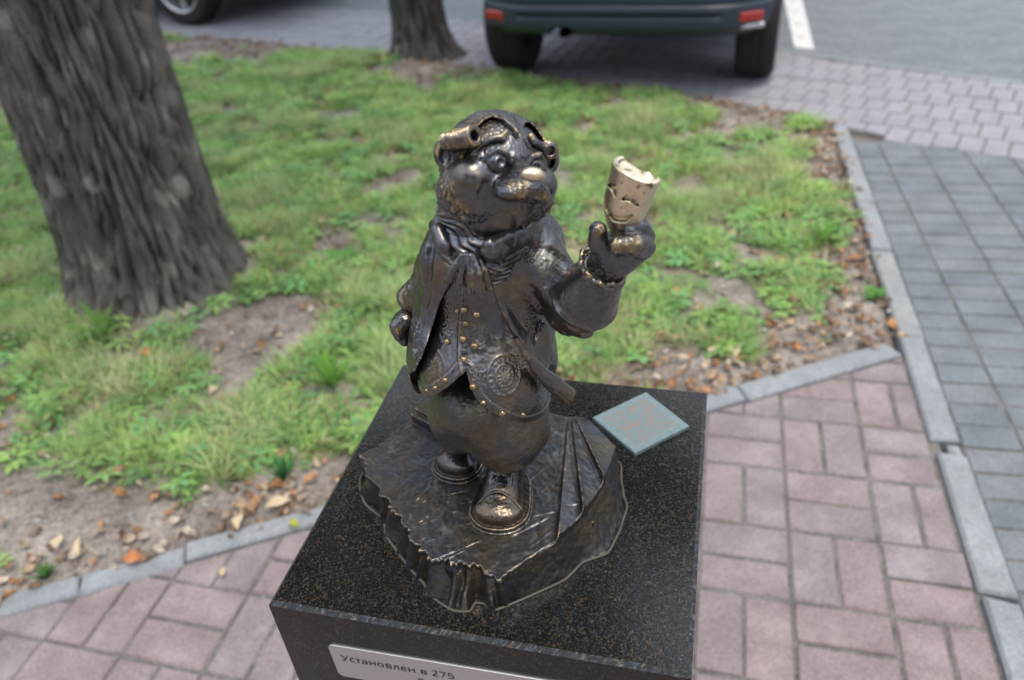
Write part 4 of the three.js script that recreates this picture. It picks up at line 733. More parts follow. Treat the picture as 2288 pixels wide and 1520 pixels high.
function roll(a, b, r0, r1, name) {
  const d = [b[0] - a[0], b[1] - a[1], b[2] - a[2]], L = hyp(...d); for (let i = 0; i < 3; i++) d[i] /= L;
  const f = (x, y, z) => { const px = x - a[0], py = y - a[1], pz = z - a[2], t = px * d[0] + py * d[1] + pz * d[2], r = hyp(px - d[0] * t, py - d[1] * t, pz - d[2] * t), R = lerp(r0, r1, clamp(t / L, 0, 1)); return smax(smax(r - R - 0.0006 * Math.sin(t * 2300 + 1.5 * noise(x * 150, y * 150, z * 150)) - 0.0003 * noise(x * 300, y * 300, z * 300), Math.max(-t - 0.001, t - L), 0.0025), -Math.max(r - R * 0.52, L * 0.62 - t), 0.0015); };
  part('hair_roll', sculpt(f, a.map((q, i) => Math.min(q, b[i]) - 0.014), a.map((q, i) => Math.max(q, b[i]) + 0.014), 0.0008, patina(1.9, 0.55), 0.0013), bronze, wig);
}
roll([-0.0017, 0.4167, -0.004], [0.0192, 0.4281, 0.02], 0.0066, 0.0070);
roll([0.0724, 0.3968, -0.022], [0.0747, 0.4016, -0.002], 0.0058, 0.0060);
// bead edging at the raised wrist
{
  const a = [0.1064, 0.3193, 0.033], b = [0.1124, 0.3329, 0.039], d = new THREE.Vector3(b[0] - a[0], b[1] - a[1], b[2] - a[2]).normalize(), q = new THREE.Quaternion().setFromUnitVectors(new THREE.Vector3(0, 1, 0), d), pts = [];
  for (let i = 0; i < 40; i++) { const t = i / 40 * 6.2832, v = new THREE.Vector3(Math.cos(t) * (0.0185 + 0.0009 * Math.sin(t * 9)), 0.0016 * Math.sin(t * 11), Math.sin(t) * (0.0185 + 0.0009 * Math.cos(t * 7))).applyQuaternion(q); pts.push([v.x + a[0], v.y + a[1], v.z + a[2]]); }
  pts.push(pts[0]);
  part('wrist_lace', sculpt((x, y, z) => chain(pts, 0.0021)(x, y, z) - 0.0005 * noise(x * 420, y * 420, z * 420), a.map((v) => v - 0.026), a.map((v) => v + 0.026), 0.0009, patina(1.6, 0.6)), bronze, figure);
}
// theatre mask with a smiling face, polished by hands
const maskAt = [0.1211, 0.3778, 0.045], maskTurn = [-0.86, -0.02, -0.30];
{
  const eyeCut = (cx, s) => chain([[cx - 5.2, 8.3, 0], [cx - 2.3, 11.6, 0], [cx + 2, 11.6, 0], [cx + 5.2, 7.6, 0]], [0.8, 2.0, 2.2, 0.7]), e1 = eyeCut(-8.2), e2 = eyeCut(8.2), grin = chain([[-12, -1.5, 0], [-7.5, -7.5, 0], [0, -10.5, 0], [7.5, -7.5, 0], [12, -1.0, 0]], [0.7, 2.2, 2.9, 2.2, 0.7]);
  const f = (x, y, z) => {
    const tp = y > 0 ? 1 + 0.003 * y : Math.max(0.06, 1 - Math.pow(-y / 35, 1.8)), hw = 17.5 * tp, dep = 12.5 * Math.max(tp, 0.2) + 0.5;
    const r = Math.hypot(x / hw, z / dep), d = (r - 1) * Math.min(hw, dep) * 0.85, inr = (Math.hypot(x / (hw - 4.4), z / (dep - 4.5)) - 1) * Math.max(1, dep - 4.5);
    let q = smax(smax(d, y - 29 - 0.03 * x + 0.012 * x * x * 0.4, 1.6), -z - 4.5, 1.6); q = smax(q, -Math.max(inr, 25.5 - y), 2.0);
    const flat = Math.min(e1(x, y, 0), e2(x, y, 0), grin(x, y, 0)); if (z > 3) q = smax(q, -Math.max(flat, dep * Math.sqrt(clamp(1 - (x / hw) ** 2, 0, 1)) - 2.8 - z), 0.7);
    q = smin(q, egg([8, 20, -3], [6, 8, 3])(x, y, z), 2);
    return q;
  };
  part('mask', sculpt(placed(f, maskAt, maskTurn, 0.001), maskAt.map((q) => q - 0.04), maskAt.map((q) => q + 0.04), 0.0008, rubbed), gold, statue);
}

// ---- shoes
function shoe(toe, heel, W, paint) {
  const d = norm2(toe[0] - heel[0], toe[2] - heel[2]), L = Math.hypot(toe[0] - heel[0], toe[2] - heel[2]), ang = Math.atan2(d[0], d[1]), y0 = 0.041;
  // own axes in mm: z from heel (0) to toe (L), x across, y up from the sole
  const Lm = L * 1000, w = W * 500;
  const outline = (x, z) => { const hw = lerp(w * 0.78, w, sstep(0, Lm * 0.7, z)), r = hw * 0.92; const qx = Math.abs(x) - hw + r, qz = Math.abs(z - Lm / 2) - Lm / 2 + r; return Math.hypot(Math.max(qx, 0), Math.max(qz, 0)) + Math.min(Math.max(qx, qz), 0) - r; };
  const top = limb([0, 12, 14], [0, 34, 16], w * 0.70, w * 0.60), cap = egg([0, 6, Lm - 15.5], [w * 1.0, 14, 15.5]), vamp = limb([0, 1, Lm - 26], [0, 20, 24], w * 0.80, w * 0.62), buckle = (x, y, z) => { const py = (y - 27) * 0.78 + (z - (Lm - 42)) * 0.62, pz = (z - (Lm - 42)) * 0.78 - (y - 27) * 0.62; const q = Math.hypot(Math.max(Math.abs(x) - 9.5 + 2, 0), Math.max(Math.abs(pz) - 6.5 + 2, 0)) - 2; return Math.max(Math.abs(q) - 1.5, Math.abs(py) - 3.2) - 0.5; }, bar = block([0, 26.5, Lm - 41], [2.4, 4, 6], 1), tongue = (x, y, z) => smax(egg([0, 40, Lm - 53], [16, 11, 4.5])(x, y, z), -egg([0, 46, Lm - 57], [12, 8, 5])(x, y, z), 1.5);
  const f = (x, y, z) => {
    let q = join(6, top, vamp, cap)(x, y, z); q = smax(q, -y + 3, 1); q = smax(q, outline(x, z) + 2.0, 3);
    const seam = z - (Lm - 28) - 0.03 * x * x * 0.4; q += 1.2 * Math.exp(-((seam / 1.4) ** 2)) * sstep(6, 12, y);
    q = Math.min(q, smin(buckle(x, y, z), bar(x, y, z), 1)); q = smin(q, tongue(x, y, z), 2);
    const sole = smax(outline(x, z) - 2.2, Math.abs(y - 2.2) - 3.4, 1.5), welt = smax(outline(x, z) - 3.6, Math.abs(y + 0.2) - 1.2, 1);
    return Math.min(q, sole, welt) - 0.22 * noise(x * 0.3, y * 0.3, z * 0.3) - 0.12 * noise(x * 0.9, y * 0.9, z * 0.9);
  };
  const pos = [heel[0], y0, heel[2]], c = [(toe[0] + heel[0]) / 2, y0 + 0.02, (toe[2] + heel[2]) / 2];
  part('shoe', sculpt(placed(f, pos, [ang, 0, 0], 0.001), [c[0] - 0.062, y0 - 0.006, c[2] - 0.062], [c[0] + 0.062, y0 + 0.06, c[2] + 0.062], 0.0009, paint), bronze, statue);
}
const shoePaint = (() => { const a = patina(0.5, 0.35, 0.6, 0.6), b = patina(0.6, 0.8, 0, 0.75); return (x, y, z, g, lap) => (z > 0.008 && z < 0.06 && y > 0.045 ? b : a)(x, y, z, g, lap); })();
shoe([-0.0004, 0.042, 0.0398], [0.0229, 0.042, -0.0384], 0.056, shoePaint);
shoe([-0.0429, 0.042, -0.0372], [-0.0099, 0.042, -0.0907], 0.05, patina(0.5, 0.55, 0.15, 0.65));

// ---- the cast ground: a little stage with scratched boards, a curtain hanging over its left rim and folds on the right
const topLine = [[-0.133, 0.04, -0.0928], [-0.1172, 0.04, -0.1048], [-0.0975, 0.04, -0.1218], [-0.0787, 0.04, -0.1412], [-0.0325, 0.04, -0.1586], [0.0401, 0.04, -0.1486], [0.0934, 0.04, -0.1145], [0.1143, 0.04, -0.109], [0.1386, 0.04, -0.0545], [0.117, 0.04, -0.0054], [0.09, 0.04, 0.0321], [0.0579, 0.04, 0.0612], [0.0365, 0.04, 0.0704], [-0.0041, 0.04, 0.0941], [-0.0126, 0.04, 0.0787], [-0.031, 0.04, 0.0684], [-0.0592, 0.04, 0.0606], [-0.0766, 0.04, 0.0384], [-0.0928, 0.04, -0.0015], [-0.1086, 0.04, -0.0293], [-0.1266, 0.04, -0.0682]].map((p) => [p[0], p[2]]);
const footLine = [[-0.1427, 0, -0.0839], [-0.1357, 0, -0.0573], [-0.1172, 0, -0.0336], [-0.1115, 0, -0.0083], [-0.0988, 0, 0.0166], [-0.0845, 0, 0.0417], [-0.0746, 0, 0.0561], [-0.0647, 0, 0.0752], [-0.048, 0, 0.0909], [-0.0326, 0, 0.0943], [-0.027, 0, 0.0864], [-0.0178, 0, 0.0888], [-0.0101, 0, 0.097], [0.0187, 0, 0.0888], [0.0592, 0, 0.0744], [0.0802, 0, 0.0571], [0.1068, 0, 0.0495], [0.1258, 0, 0.0211], [0.1383, 0, -0.0048], [0.1399, 0, -0.0368], [0.1457, 0, -0.0667], [0.128, 0, -0.09], [0.108, 0, -0.125], [0.02, 0, -0.15], [-0.08, 0, -0.15], [-0.135, 0, -0.115]].map((p) => [p[0], p[2]]);
const topD = baked(poly2(topLine), -0.17, -0.18, 0.17, 0.13), footD = baked(poly2(footLine), -0.17, -0.18, 0.17, 0.13);
const ridge = (x, z, a, b, h, w) => { const dx = b[0] - a[0], dz = b[1] - a[1], L = Math.hypot(dx, dz), t = ((x - a[0]) * dx + (z - a[1]) * dz) / (L * L), s = ((x - a[0]) * dz - (z - a[1]) * dx) / L; return t < -0.1 || t > 1.15 ? 0 : h * (0.45 + 0.55 * t) * (s > 0 ? Math.exp(-s / w) : Math.exp(s / 0.0018)) * sstep(-0.1, 0.08, t); };
const foldFrom = [0.095, 0.05, -0.0989], foldTo = [[0.0578, 0.042, 0.0618], [0.0868, 0.044, 0.0352], [0.1154, 0.046, 0.0001]];
const cuts = []; for (let i = 0; i < 34; i++) { const x = rr(-0.11, 0.07), z = rr(-0.09, 0.075), a = 0.42 + rr(-0.35, 0.3), L = rr(0.012, 0.05); cuts.push([x, z, Math.cos(a), -Math.sin(a), L, rr(0.0002, 0.0007)]); }
const deck = (x, z) => {                                             // height of the upper face
  let y = 0.040 + 0.0009 * noise(x * 70, 2, z * 70) + 0.0005 * noise(x * 190, 4, z * 190);
  for (const [cx, cz, dx, dz, L, h] of cuts) { const px = x - cx, pz = z - cz, t = px * dx + pz * dz, s = px * dz - pz * dx; if (Math.abs(t) < L && Math.abs(s) < 0.005) y -= h * Math.exp(-((s / 0.0011) ** 2)) * sstep(L, L * 0.6, Math.abs(t)) - 0.4 * h * Math.exp(-(((s - 0.0022) / 0.0012) ** 2)) * sstep(L, L * 0.6, Math.abs(t)); }
  for (let i = 0; i < 3; i++) y += ridge(x, z, [foldFrom[0] + 0.004 * i, foldFrom[2]], [foldTo[i][0], foldTo[i][2]], 0.0115, 0.02 - 0.003 * i);
  return y;
};
const baseField = (x, y, z) => {
  const rim = footD(x, z); if (rim > 0.014) return rim * 0.8; if (rim < -0.016 && y < 0.032 && y > 0.006) return -0.006;
  const t = clamp(y / 0.04, 0, 1), left = sstep(0.01, -0.03, x - z * 0.15), a = Math.atan2(z, x);
  const pleat = left * (0.0042 * Math.sin(a * 30 + 4.5 * noise(x * 30, y * 12, z * 30)) * (1 - 0.5 * t)) + (1 - left) * 0.0006 * noise(x * 160, y * 90, z * 160);
  const fringe = left * (0.0016 * Math.sin(a * 80 + 9 * noise(x * 38, 2, z * 38)) * (0.35 + noise(x * 52 + 3, 5, z * 52) + 0.3) * sstep(0.033, 0.037, y) + 0.0022 * Math.exp(-(((y - 0.0385) / 0.0028) ** 2)));
  const side = lerp(rim, topD(x, z), Math.pow(t, 0.75)) - pleat - fringe - 0.0005 * noise(x * 90, y * 90, z * 90) - 0.0004 * noise(x * 230, y * 230, z * 230);
  return smax(Math.max(side * 0.8, -y + 0.0002), (y > 0.030 ? y - deck(x, z) : y - 0.041) * 0.8, 0.0009);
};
const basePaint = (() => { const a = patina(0.9, 0.5, 0.0, 0.6), b = patina(0.9, 0.42, 0.5, 0.65); return (x, y, z, g, lap) => { const p = b(x, y, z, g, lap), q = a(x, y, z, g, lap), k = sstep(-0.1, 0.35, noise(x * 18 + 4, 3, z * 18) + (y > 0.034 ? 0.1 : -0.1)); return p.map((v, i) => lerp(q[i], v, k)); }; })();
const base = part('stage_base', sculpt(baseField, [-0.155, -0.001, -0.165], [0.155, 0.062, 0.112], 0.00125, basePaint, 0.0018), bronzeRough, statue);
// two flat boards behind the rear foot
{
  const a = [-0.0779, 0.046, -0.1388], b = [-0.0434, 0.046, -0.105], ang = Math.atan2(b[0] - a[0], b[2] - a[2]), c = [(a[0] + b[0]) / 2 + 0.009, 0.046, (a[2] + b[2]) / 2 - 0.009];
  part('low_step', sculpt(placed((x, y, z) => Math.min(block([0, -1, 0], [14, 5.5, 26], 1.5)(x, y, z), block([3.5, 5, 1], [11, 4, 25], 1.5)(x, y, z)) - 0.3 * noise(x * 0.2, y * 0.2, z * 0.2), c, [ang, 0, 0], 0.001), c.map((v) => v - 0.038), c.map((v) => v + 0.038), 0.0011, patina(0.9, 0.4, 0.35, 0.55)), bronzeRough, base);
}
// sealant bead round the foot of the casting
{
  const pts = footLine.map(([x, z]) => new THREE.Vector3(x * 1.006, 0.0008, z * 1.006)), curve = new THREE.CatmullRomCurve3(pts, true, 'catmullrom', 0.3), g = new THREE.TubeGeometry(curve, 420, 0.0015, 7, true), p = g.attributes.position;
  for (let i = 0; i < p.count; i++) { const x = p.getX(i), z = p.getZ(i), n = noise(x * 60, 2, z * 60), k = 0.0012 * n; p.setXYZ(i, x * (1 + k * 8), Math.max(0.0003, p.getY(i) * (0.9 + 0.8 * n)), z * (1 + k * 8)); }
  g.computeVertexNormals();
  part('sealant_bead', g, new THREE.MeshStandardMaterial({ color: new THREE.Color(0.075, 0.068, 0.055), roughness: 0.6 }), base);
}
// short rod held behind the back by the other paw
part('rod', sculpt(chain([[-0.0662, 0.2084, -0.066], [-0.0562, 0.1919, -0.07], [-0.0435, 0.1728, -0.075]], 0.0042), [-0.0562, 0.1919, -0.07].map((q) => q - 0.04), [-0.0562, 0.1919, -0.07].map((q) => q + 0.04), 0.0011, patina(1, 0.4)), bronze, statue);

// ------------------------------------------------------------------ grass, weeds and fallen leaves
// how thickly grass grows: bare patches by the tree, along the kerbs and in the corner of leaves
const bald = [[-1.22, -1.36, 0.19, 0.95], [-1.42, -1.42, 0.12, 0.9], [-1.38, -0.5, 0.15, 1.0], [-1.1, -0.56, 0.12, 0.9], [-1.65, -0.45, 0.18, 1.0], [-0.75, -0.72, 0.12, 0.8], [-0.2, -1.12, 0.16, 0.75], [0.2, -1.36, 0.13, 0.9], [0.55, -1.6, 0.13, 0.9], [0.73, -1.75, 0.13, 0.8], [0.74, -2.1, 0.1, 0.6], [-3.9, -4.9, 0.4, 0.95], [-3.2, -4.75, 0.3, 0.8], [-1.7, -4.35, 0.3, 0.9], [-0.9, -2.9, 0.14, 0.6], [-1.2, -2.15, 0.16, 0.6], [-0.6, -1.5, 0.2, 0.45], [0.65, -2.95, 0.12, 0.7], [0.3, -3.5, 0.2, 0.5]];
const growth = (x, z) => {
  let d = 0.64 + 0.85 * fbm(x * 1.7 + 11, 1, z * 1.7) + 0.75 * noise(x * 5, 4, z * 5);
  for (const [a, b, r, k] of bald) d -= k * Math.exp(-((x - a) ** 2 + (z - b) ** 2) / (r * r));
  const e = inLawn(x, z); d -= 0.5 * (1 - sstep(0.0, 0.16, e));
  return e < 0.015 ? -1 : d;
};
const inTrunk = (x, z) => Math.hypot(x + 1.83, z + 1.64) < 0.34 || Math.hypot(x + 1.77, z + 4.72) < 0.25;
const leafMat = (color, t = 0.35) => new THREE.MeshPhysicalMaterial({ color, vertexColors: false, roughness: 0.75, transmission: t, thickness: 0, side: THREE.DoubleSide, specularIntensity: 0.4 });

// a blade: a bent, tapering strip
function blade(len, wid, lean, turn, x, z, P) {
  const n = 4, c = Math.cos(turn), s = Math.sin(turn);
  for (let k = 0; k < n; k++) {
    const f = (t) => { const r = lean * len * t * t, y = len * (t - 0.28 * lean * t * t), w = wid * (1 - t ** 1.8) * 0.5 + 0.0002; return [[x + c * r - s * w, y, z + s * r + c * w], [x + c * r + s * w, y, z + s * r - c * w]]; };
    const [a, b] = f(k / n), [d, e] = f((k + 1) / n);
    P.push(...a, ...b, ...e, ...a, ...e, ...d);
  }
}
function tuft(n, len, wid, spread, lean) {
  const P = []; for (let i = 0; i < n; i++) { const a = rr(0, 6.283), r = spread * Math.sqrt(rnd()); blade(len * rr(0.45, 1), wid * rr(0.6, 1.2), lean * rr(0.2, 1.2), a + rr(-0.8, 0.8), Math.cos(a) * r, Math.sin(a) * r, P); }
  const g = new THREE.BufferGeometry(); g.setAttribute('position', new THREE.Float32BufferAttribute(P, 3)); g.computeVertexNormals(); return g;
}
// a flat leaf with a folded midrib and drooping tip
function leaf(len, wid, droop, fold, P, m = new THREE.Matrix4(), curl = 0) {
  const n = 6, v = new THREE.Vector3(), pt = (t, s) => { const w = wid * 0.5 * Math.sin(Math.PI * Math.pow(t, 0.75)) * (0.94 + 0.06 * Math.sin(t * 31)); v.set(s * w, fold * w * s * s + len * (0.55 * t - droop * t * t) * 0.5 + curl * Math.sin(t * 6 + s * 2) * wid, len * t).applyMatrix4(m); return [v.x, v.y, v.z]; };
  for (let k = 0; k < n; k++) for (const [s0, s1] of [[-1, 0], [0, 1]]) { const a = pt(k / n, s0), b = pt(k / n, s1), c = pt((k + 1) / n, s1), d = pt((k + 1) / n, s0); P.push(...a, ...d, ...c, ...a, ...c, ...b); }
}
const geo = (P) => { const g = new THREE.BufferGeometry(); g.setAttribute('position', new THREE.Float32BufferAttribute(P, 3)); g.computeVertexNormals(); return g; };
function scatter(name, label, category, geometry, material, spots) {  // spots: [x, y, z, turn, scale, tiltX, tiltZ, color]
  const m = new THREE.InstancedMesh(geometry, material, spots.length), q = new THREE.Object3D();
  spots.forEach((s, i) => { q.position.set(s[0], s[1], s[2]); q.rotation.set(s[5], s[3], s[6], 'YXZ'); q.scale.setScalar(s[4]); q.updateMatrix(); m.setMatrixAt(i, q.matrix); m.setColorAt(i, s[7]); });
  return stuff(m, name, scene, label, category);
}
const spotIn = () => { const t = rnd(), far = Math.pow(rnd(), 0.8); return [lerp(-5.6, 0.82, t), lerp(0.1, -5.5, far)]; };
{
  const greens = [[0.46, 0.64, 0.24], [0.37, 0.59, 0.19], [0.55, 0.69, 0.25], [0.27, 0.49, 0.18], [0.58, 0.63, 0.33]];
  const kinds = [tuft(15, 0.07, 0.0034, 0.03, 0.75), tuft(11, 0.105, 0.0042, 0.026, 0.9), tuft(18, 0.045, 0.003, 0.04, 0.7)], spots = [[], [], []];
  let tries = 0, total = 0;
  while (tries++ < 260000 && total < 36000) {
    const [x, z] = spotIn(), d = growth(x, z);
    if (d < 0.25 || inTrunk(x, z) || rnd() > sstep(0.2, 1.0, d)) continue;
    if (x < -3.4 - (z + 1.5) * -0.55 - 1.2) continue;
    const patch = fbm(x * 2.3 + 31, 6, z * 2.3), c = rnd() < 0.10 ? [0.55, 0.46, 0.27] : greens[clamp(Math.floor((0.5 + patch * 1.4 + rr(-0.35, 0.35)) * greens.length), 0, 4)], k = rr(0.75, 1.2), which = patch > 0.12 ? (rnd() < 0.6 ? 1 : 0) : rnd() < 0.5 ? 2 : 0;
    spots[which].push([x, soilY(x, z) - 0.003, z, rr(0, 6.28), rr(0.6, 1.15) * (0.75 + 0.45 * d), rr(-0.2, 0.2), rr(-0.2, 0.2), new THREE.Color(c[0] * k, c[1] * k, c[2] * k)]); total++;
  }
  const mat = leafMat(0xffffff, 0.4);
  spots.forEach((s, i) => scatter('grass', ['short green grass growing in tufts over the lawn', 'longer bright green grass blades in clumps on the lawn', 'low fine grass close to the bare soil of the lawn'][i], 'grass', kinds[i], mat, s));
  // small round-leaved ground cover among the grass
  const P = []; for (let i = 0; i < 7; i++) { const m = new THREE.Matrix4().makeRotationY(i * 0.9 + rr(-0.3, 0.3)).multiply(new THREE.Matrix4().makeTranslation(0, rr(0.005, 0.02), rr(0.002, 0.012))); leaf(rr(0.02, 0.04), rr(0.012, 0.02), rr(0.4, 0.9), 0.25, P, m); }
  const cover = [];
  for (let i = 0; i < 40000 && cover.length < 7500; i++) { const [x, z] = spotIn(), d = growth(x, z) + 0.25 * noise(x * 3, 9, z * 3); if (d < 0.3 || inTrunk(x, z) || rnd() > d) continue; const k = rr(0.7, 1.25), g = rnd(); cover.push([x, soilY(x, z) + rr(0, 0.015), z, rr(0, 6.28), rr(0.6, 1.5), rr(-0.3, 0.3), rr(-0.3, 0.3), new THREE.Color(lerp(0.18, 0.34, g) * k, lerp(0.40, 0.51, g) * k, lerp(0.16, 0.14, g) * k)]); }
  scatter('ground_cover', 'small round leaves of low weeds among the grass', 'weeds', geo(P), mat, cover);
}
// fallen leaves: the bulk as litter, the larger ones singly
const dry = [[0.36, 0.22, 0.14], [0.44, 0.31, 0.20], [0.26, 0.16, 0.10], [0.52, 0.41, 0.30], [0.46, 0.24, 0.11], [0.34, 0.25, 0.19], [0.58, 0.50, 0.41]];
function dryLeaf(len, wid, curl) { const P = []; leaf(len, wid, 0.5, 0.55, P, new THREE.Matrix4().makeTranslation(0, 0, -len / 2), curl); return geo(P); }
{
  const g1 = dryLeaf(0.034, 0.02, 0.22), spots = [];
  for (let i = 0; i < 90000 && spots.length < 7000; i++) {
    const [x, z] = spotIn(), e = inLawn(x, z); if (e < -0.03 || inTrunk(x, z)) continue;
    let w = 0.16 + 0.24 * sstep(-0.1, 0.5, noise(x * 2.2, 15, z * 2.2)); w += 0.65 * Math.exp(-((e - 0.06) ** 2) / 0.006) * (x > -1.6 ? 1 : 0.4); w += 0.5 * Math.exp(-((x - 0.62) ** 2 + (z + 1.8) ** 2) / 0.06) + 0.6 * Math.exp(-((x - 0.1) ** 2 + (z + 1.3) ** 2) / 0.05);
    if (rnd() > w) continue;
    const c = pick(dry), k = rr(0.6, 1.15); spots.push([x, Math.max(soilY(x, z), 0) + rr(0.004, 0.022), z, rr(0, 6.28), rr(0.5, 1.35), rr(-0.5, 0.5), rr(-0.5, 0.5), new THREE.Color(c[0] * k, c[1] * k, c[2] * k)]);
  }
  scatter('leaf_litter', 'small dry brown leaves strewn over soil and grass', 'leaf litter', g1, leafMat(0xffffff, 0.15), spots);
}
const dryMats = dry.map((c) => leafMat(new THREE.Color(...c), 0.12)), dryGeos = [dryLeaf(0.06, 0.038, 0.16), dryLeaf(0.05, 0.036, 0.2), dryLeaf(0.07, 0.03, 0.12)];
function fallen(x, z, mat, label, group, scale = 1, g = pick(dryGeos)) {
  const m = shade(new THREE.Mesh(g, mat)); m.name = numbered('fallen_leaf'); m.position.set(x, Math.max(soilY(x, z), 0.004) + 0.018, z); m.rotation.set(rr(-0.3, 0.3), rr(0, 6.28), rr(-0.3, 0.3), 'YXZ'); m.scale.setScalar(scale); scene.add(m); return tag(m, label, 'leaf', group);
}
{
  const pale = leafMat(new THREE.Color(0.62, 0.5, 0.33), 0.12), orange = leafMat(new THREE.Color(0.55, 0.24, 0.1), 0.12), yellow = leafMat(new THREE.Color(0.45, 0.5, 0.06), 0.3);
  for (const [p, m, l, s] of [
    [[0.3056, -1.4718], pale, 'pale cream curled leaf on the grass between the plinth and the kerb corner', 1.2], [[0.4992, -2.4216], orange, 'orange leaf on the grass to the right of the held mask', 1.1], [[0.105, -1.7854], orange, 'orange brown leaf on the grass just right of the raised elbow', 1.1],
    [[-0.9198, -1.5945], pale, 'tan leaf pair on the soil left of the rear sleeve', 1.2], [[-1.2878, -1.0411], pale, 'whitish curled leaf between tree foot and plinth', 0.9], [[-1.2208, -0.8045], pale, 'pink beige leaf on the grass left of the plinth edge', 1.0],
    [[-1.6233, -1.1698], orange, 'orange leaf on the soil below the left tree', 1.1], [[-0.8502, -0.6332], pale, 'broad tan leaf against the kerb left of the plinth', 1.1], [[-0.9215, -0.559], pale, 'narrow straw leaf lying on the diagonal kerb', 1.0],
    [[-1.3577, -0.4148], pale, 'round cream leaf on the bare soil at lower left', 0.8], [[-1.294, -0.4117], pale, 'second cream leaf beside the round one on bare soil', 0.8], [[-1.1319, -0.3985], orange, 'orange brown curled leaf on the left kerb end', 1.0], [[-0.7768, -0.5769], yellow, 'small yellow leaf on the red bricks beside the plinth corner', 0.7],
    [[-1.1292, -0.6809], yellow, 'yellow leaf at the edge of the bare soil on the left', 0.7], [[-0.8808, -0.4103], pale, 'tiny straw leaf on the red bricks at left', 0.5], [[0.5731, -2.0572], pale, 'pinkish white leaf on the grass near the path kerb', 1.0], [[-1.43, -2.1653], pale, 'pale leaf in the grass left of the coat shoulder', 0.9], [[-3.1543, -4.2299], pale, 'whitish leaf on bare soil near the parking strip', 1.2], [[-1.5941, -4.2965], pale, 'cream leaf at the foot of the second tree', 1.2],
  ]) fallen(p[0], p[1], m, l, null, s);
  let n = 0;
  for (let i = 0; i < 4000 && n < 90; i++) { const x = lerp(-2.6, 0.8, rnd()), z = lerp(-0.4, -3.6, rnd()), e = inLawn(x, z); if (e < 0.03 || inTrunk(x, z) || rnd() > (e < 0.25 ? 0.9 : 0.3)) continue; const c = Math.floor(rnd() * dryMats.length), hue = ['reddish brown', 'light brown', 'dark brown', 'beige', 'rusty orange', 'dull brown', 'pale straw'][c], zone = e < 0.25 ? (x > 0.45 ? 'along the kerb of the brick path' : 'along the diagonal kerb behind the plinth') : x < -1.1 ? 'in the grass on the left of the lawn' : 'in the grass behind the statue'; fallen(x, z, dryMats[c], `${hue} fallen leaf lying ${zone}`, `${hue} leaves ${zone}`, rr(0.5, 0.85)); n++; }
}
// broad-leaved weeds that stand out from the grass, each with its own leaves
function weed(name, label, [x, z], n, len, wid, up, color, t = 0.35) {
  const w = thing(name, label, 'plant', [x, soilY(x, z) - 0.004, z]), m = leafMat(new THREE.Color(...color), t);
  for (let i = 0; i < n; i++) { const P = [], a = i / n * 6.283 + rr(-0.35, 0.35), L = len * rr(0.7, 1.1); leaf(L, wid * rr(0.8, 1.15), rr(0.5, 1.0) - up * 0.4, 0.3, P, new THREE.Matrix4().makeRotationY(a).multiply(new THREE.Matrix4().makeRotationX(-up * rr(0.5, 1.1)))); part('leaf', geo(P), m, w); }
  return w;
}
weed('broadleaf_weed', 'large pale grey-green leaves at the left edge beside the tree foot', [-2.2732, -1.3717], 6, 0.11, 0.085, 0.35, [0.2, 0.33, 0.17]);
weed('broadleaf_weed', 'dark green weed below the pale leaves at the left edge', [-2.1604, -1.1182], 6, 0.09, 0.05, 0.3, [0.07, 0.17, 0.07]);
weed('blade_weed', 'plantain with upright blades in front of the left trunk', [-1.8224, -1.2461], 8, 0.15, 0.03, 1.0, [0.17, 0.34, 0.06], 0.45);
weed('seedling', 'bright yellow-green seedling at the right foot of the left trunk', [-1.5432, -1.6226], 5, 0.05, 0.045, 0.6, [0.36, 0.5, 0.07], 0.5);
weed('broadleaf_weed', 'fresh green wrinkled weed left of the statue shoulder', [-1.2029, -1.8833], 9, 0.1, 0.06, 0.7, [0.13, 0.33, 0.07]);
weed('broadleaf_weed', 'blue-green weed in the grass left of the statue ear', [-1.5598, -2.8539], 7, 0.11, 0.07, 0.5, [0.14, 0.30, 0.12]);
weed('broadleaf_weed', 'row of pale weed leaves right of the left trunk', [-2.3339, -2.886], 8, 0.13, 0.07, 0.35, [0.2, 0.4, 0.14]);
weed('broadleaf_weed', 'light green weed close to the left trunk edge', [-2.5213, -2.9034], 6, 0.1, 0.065, 0.4, [0.22, 0.4, 0.16]);
weed('broadleaf_weed', 'flat greyish weed in the middle of the left lawn', [-1.7445, -2.4483], 7, 0.12, 0.06, 0.2, [0.15, 0.28, 0.13]);
weed('broadleaf_weed', 'dull green weed behind the statue head on the left', [-1.6151, -3.483], 7, 0.14, 0.08, 0.4, [0.1, 0.25, 0.1]);
weed('blade_weed', 'long-bladed light green clump left of the coat hem', [-0.9168, -1.1309], 16, 0.15, 0.022, 1.0, [0.2, 0.4, 0.07], 0.45);
weed('blade_weed', 'narrow-leaved weed in the grass left of the plinth back edge', [-1.0088, -0.9872], 12, 0.11, 0.026, 0.6, [0.16, 0.36, 0.06], 0.45);
weed('dark_grass_clump', 'dark green grassy clump against the left side of the plinth', [-0.8777, -0.7267], 22, 0.09, 0.012, 1.1, [0.06, 0.21, 0.06], 0.3);
weed('dark_grass_clump', 'small dark weed tuft on the left kerb', [-1.3335, -0.3276], 14, 0.05, 0.012, 0.9, [0.08, 0.2, 0.05], 0.3);
weed('broadleaf_weed', 'small blue-green weed near the kerb corner', [0.5878, -1.5959], 5, 0.035, 0.028, 0.5, [0.2, 0.33, 0.24]);
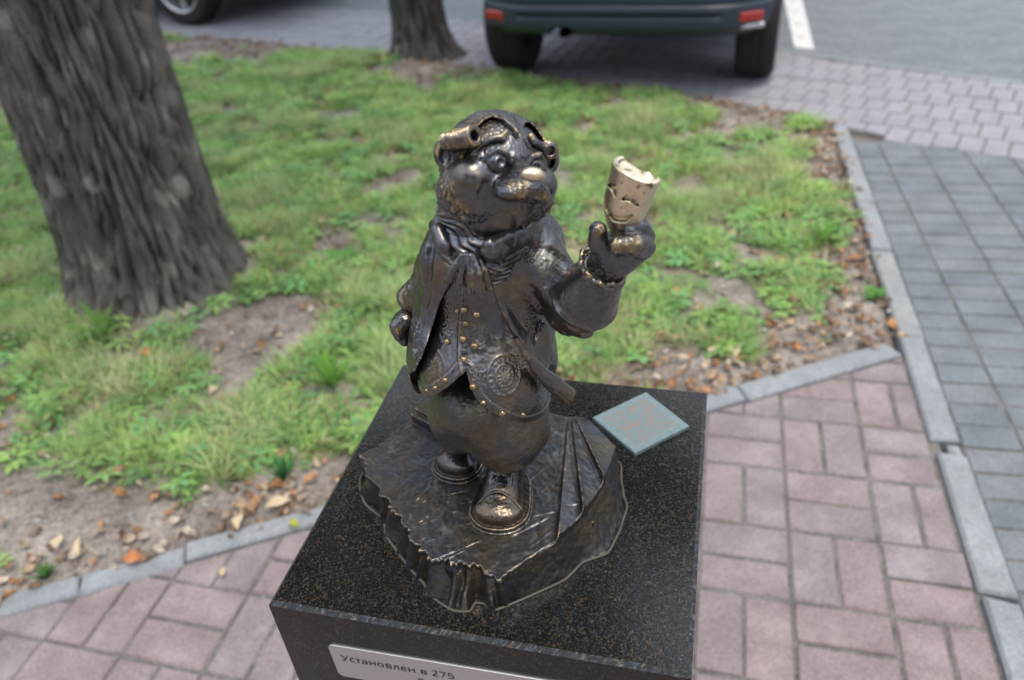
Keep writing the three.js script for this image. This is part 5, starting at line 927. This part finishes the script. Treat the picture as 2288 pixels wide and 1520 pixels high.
weed('broadleaf_weed', 'green weed leaning over the path kerb', [0.7605, -1.8691], 8, 0.07, 0.03, 0.7, [0.14, 0.33, 0.07]);
weed('blade_weed', 'grass clump by the far end of the path kerb', [0.631, -2.2493], 14, 0.11, 0.018, 0.9, [0.16, 0.36, 0.06], 0.4);

// crumbs of soil, small stones and bits of twig on the bare patches
{
  const g = new THREE.IcosahedronGeometry(0.006, 1), p = g.attributes.position; for (let i = 0; i < p.count; i++) { const k = 1 + 0.45 * noise(p.getX(i) * 260, p.getY(i) * 260, p.getZ(i) * 260); p.setXYZ(i, p.getX(i) * k, p.getY(i) * k * 0.7, p.getZ(i) * k); } g.computeVertexNormals();
  const spots = [], sticks = [];
  for (let i = 0; i < 60000 && spots.length < 5200; i++) {
    const [x, z] = spotIn(); if (inLawn(x, z) < 0.004 || inTrunk(x, z) || growth(x, z) > 0.35) continue;
    const k = rr(0.7, 1.15), big = rnd() < 0.06; spots.push([x, soilY(x, z) + 0.001, z, rr(0, 6.28), big ? rr(1.0, 2.0) : rr(0.3, 0.9), rr(-1, 1), rr(-1, 1), big ? new THREE.Color(0.33 * k, 0.31 * k, 0.29 * k) : new THREE.Color(0.235 * k, 0.2 * k, 0.17 * k)]);
    if (i % 9 === 0 && sticks.length < 420) sticks.push([x, soilY(x, z) + 0.005, z, rr(0, 6.28), rr(0.5, 1.5), rr(-0.1, 0.1), rr(-0.15, 0.15), new THREE.Color(0.2 * k, 0.15 * k, 0.11 * k)]);
  }
  scatter('soil_crumbs', 'crumbs and small stones on the bare soil', 'soil', g, new THREE.MeshStandardMaterial({ roughness: 1 }), spots);
  const t = new THREE.CylinderGeometry(0.0009, 0.0014, 0.05, 5, 3).rotateZ(Math.PI / 2), q = t.attributes.position; for (let i = 0; i < q.count; i++) q.setY(i, q.getY(i) + 0.002 * Math.sin(q.getX(i) * 90)); t.computeVertexNormals();
  scatter('twig_litter', 'thin dry twigs and stalks lying on the soil', 'twigs', t, new THREE.MeshStandardMaterial({ roughness: 1 }), sticks);
}

renderer.render(scene, camera);
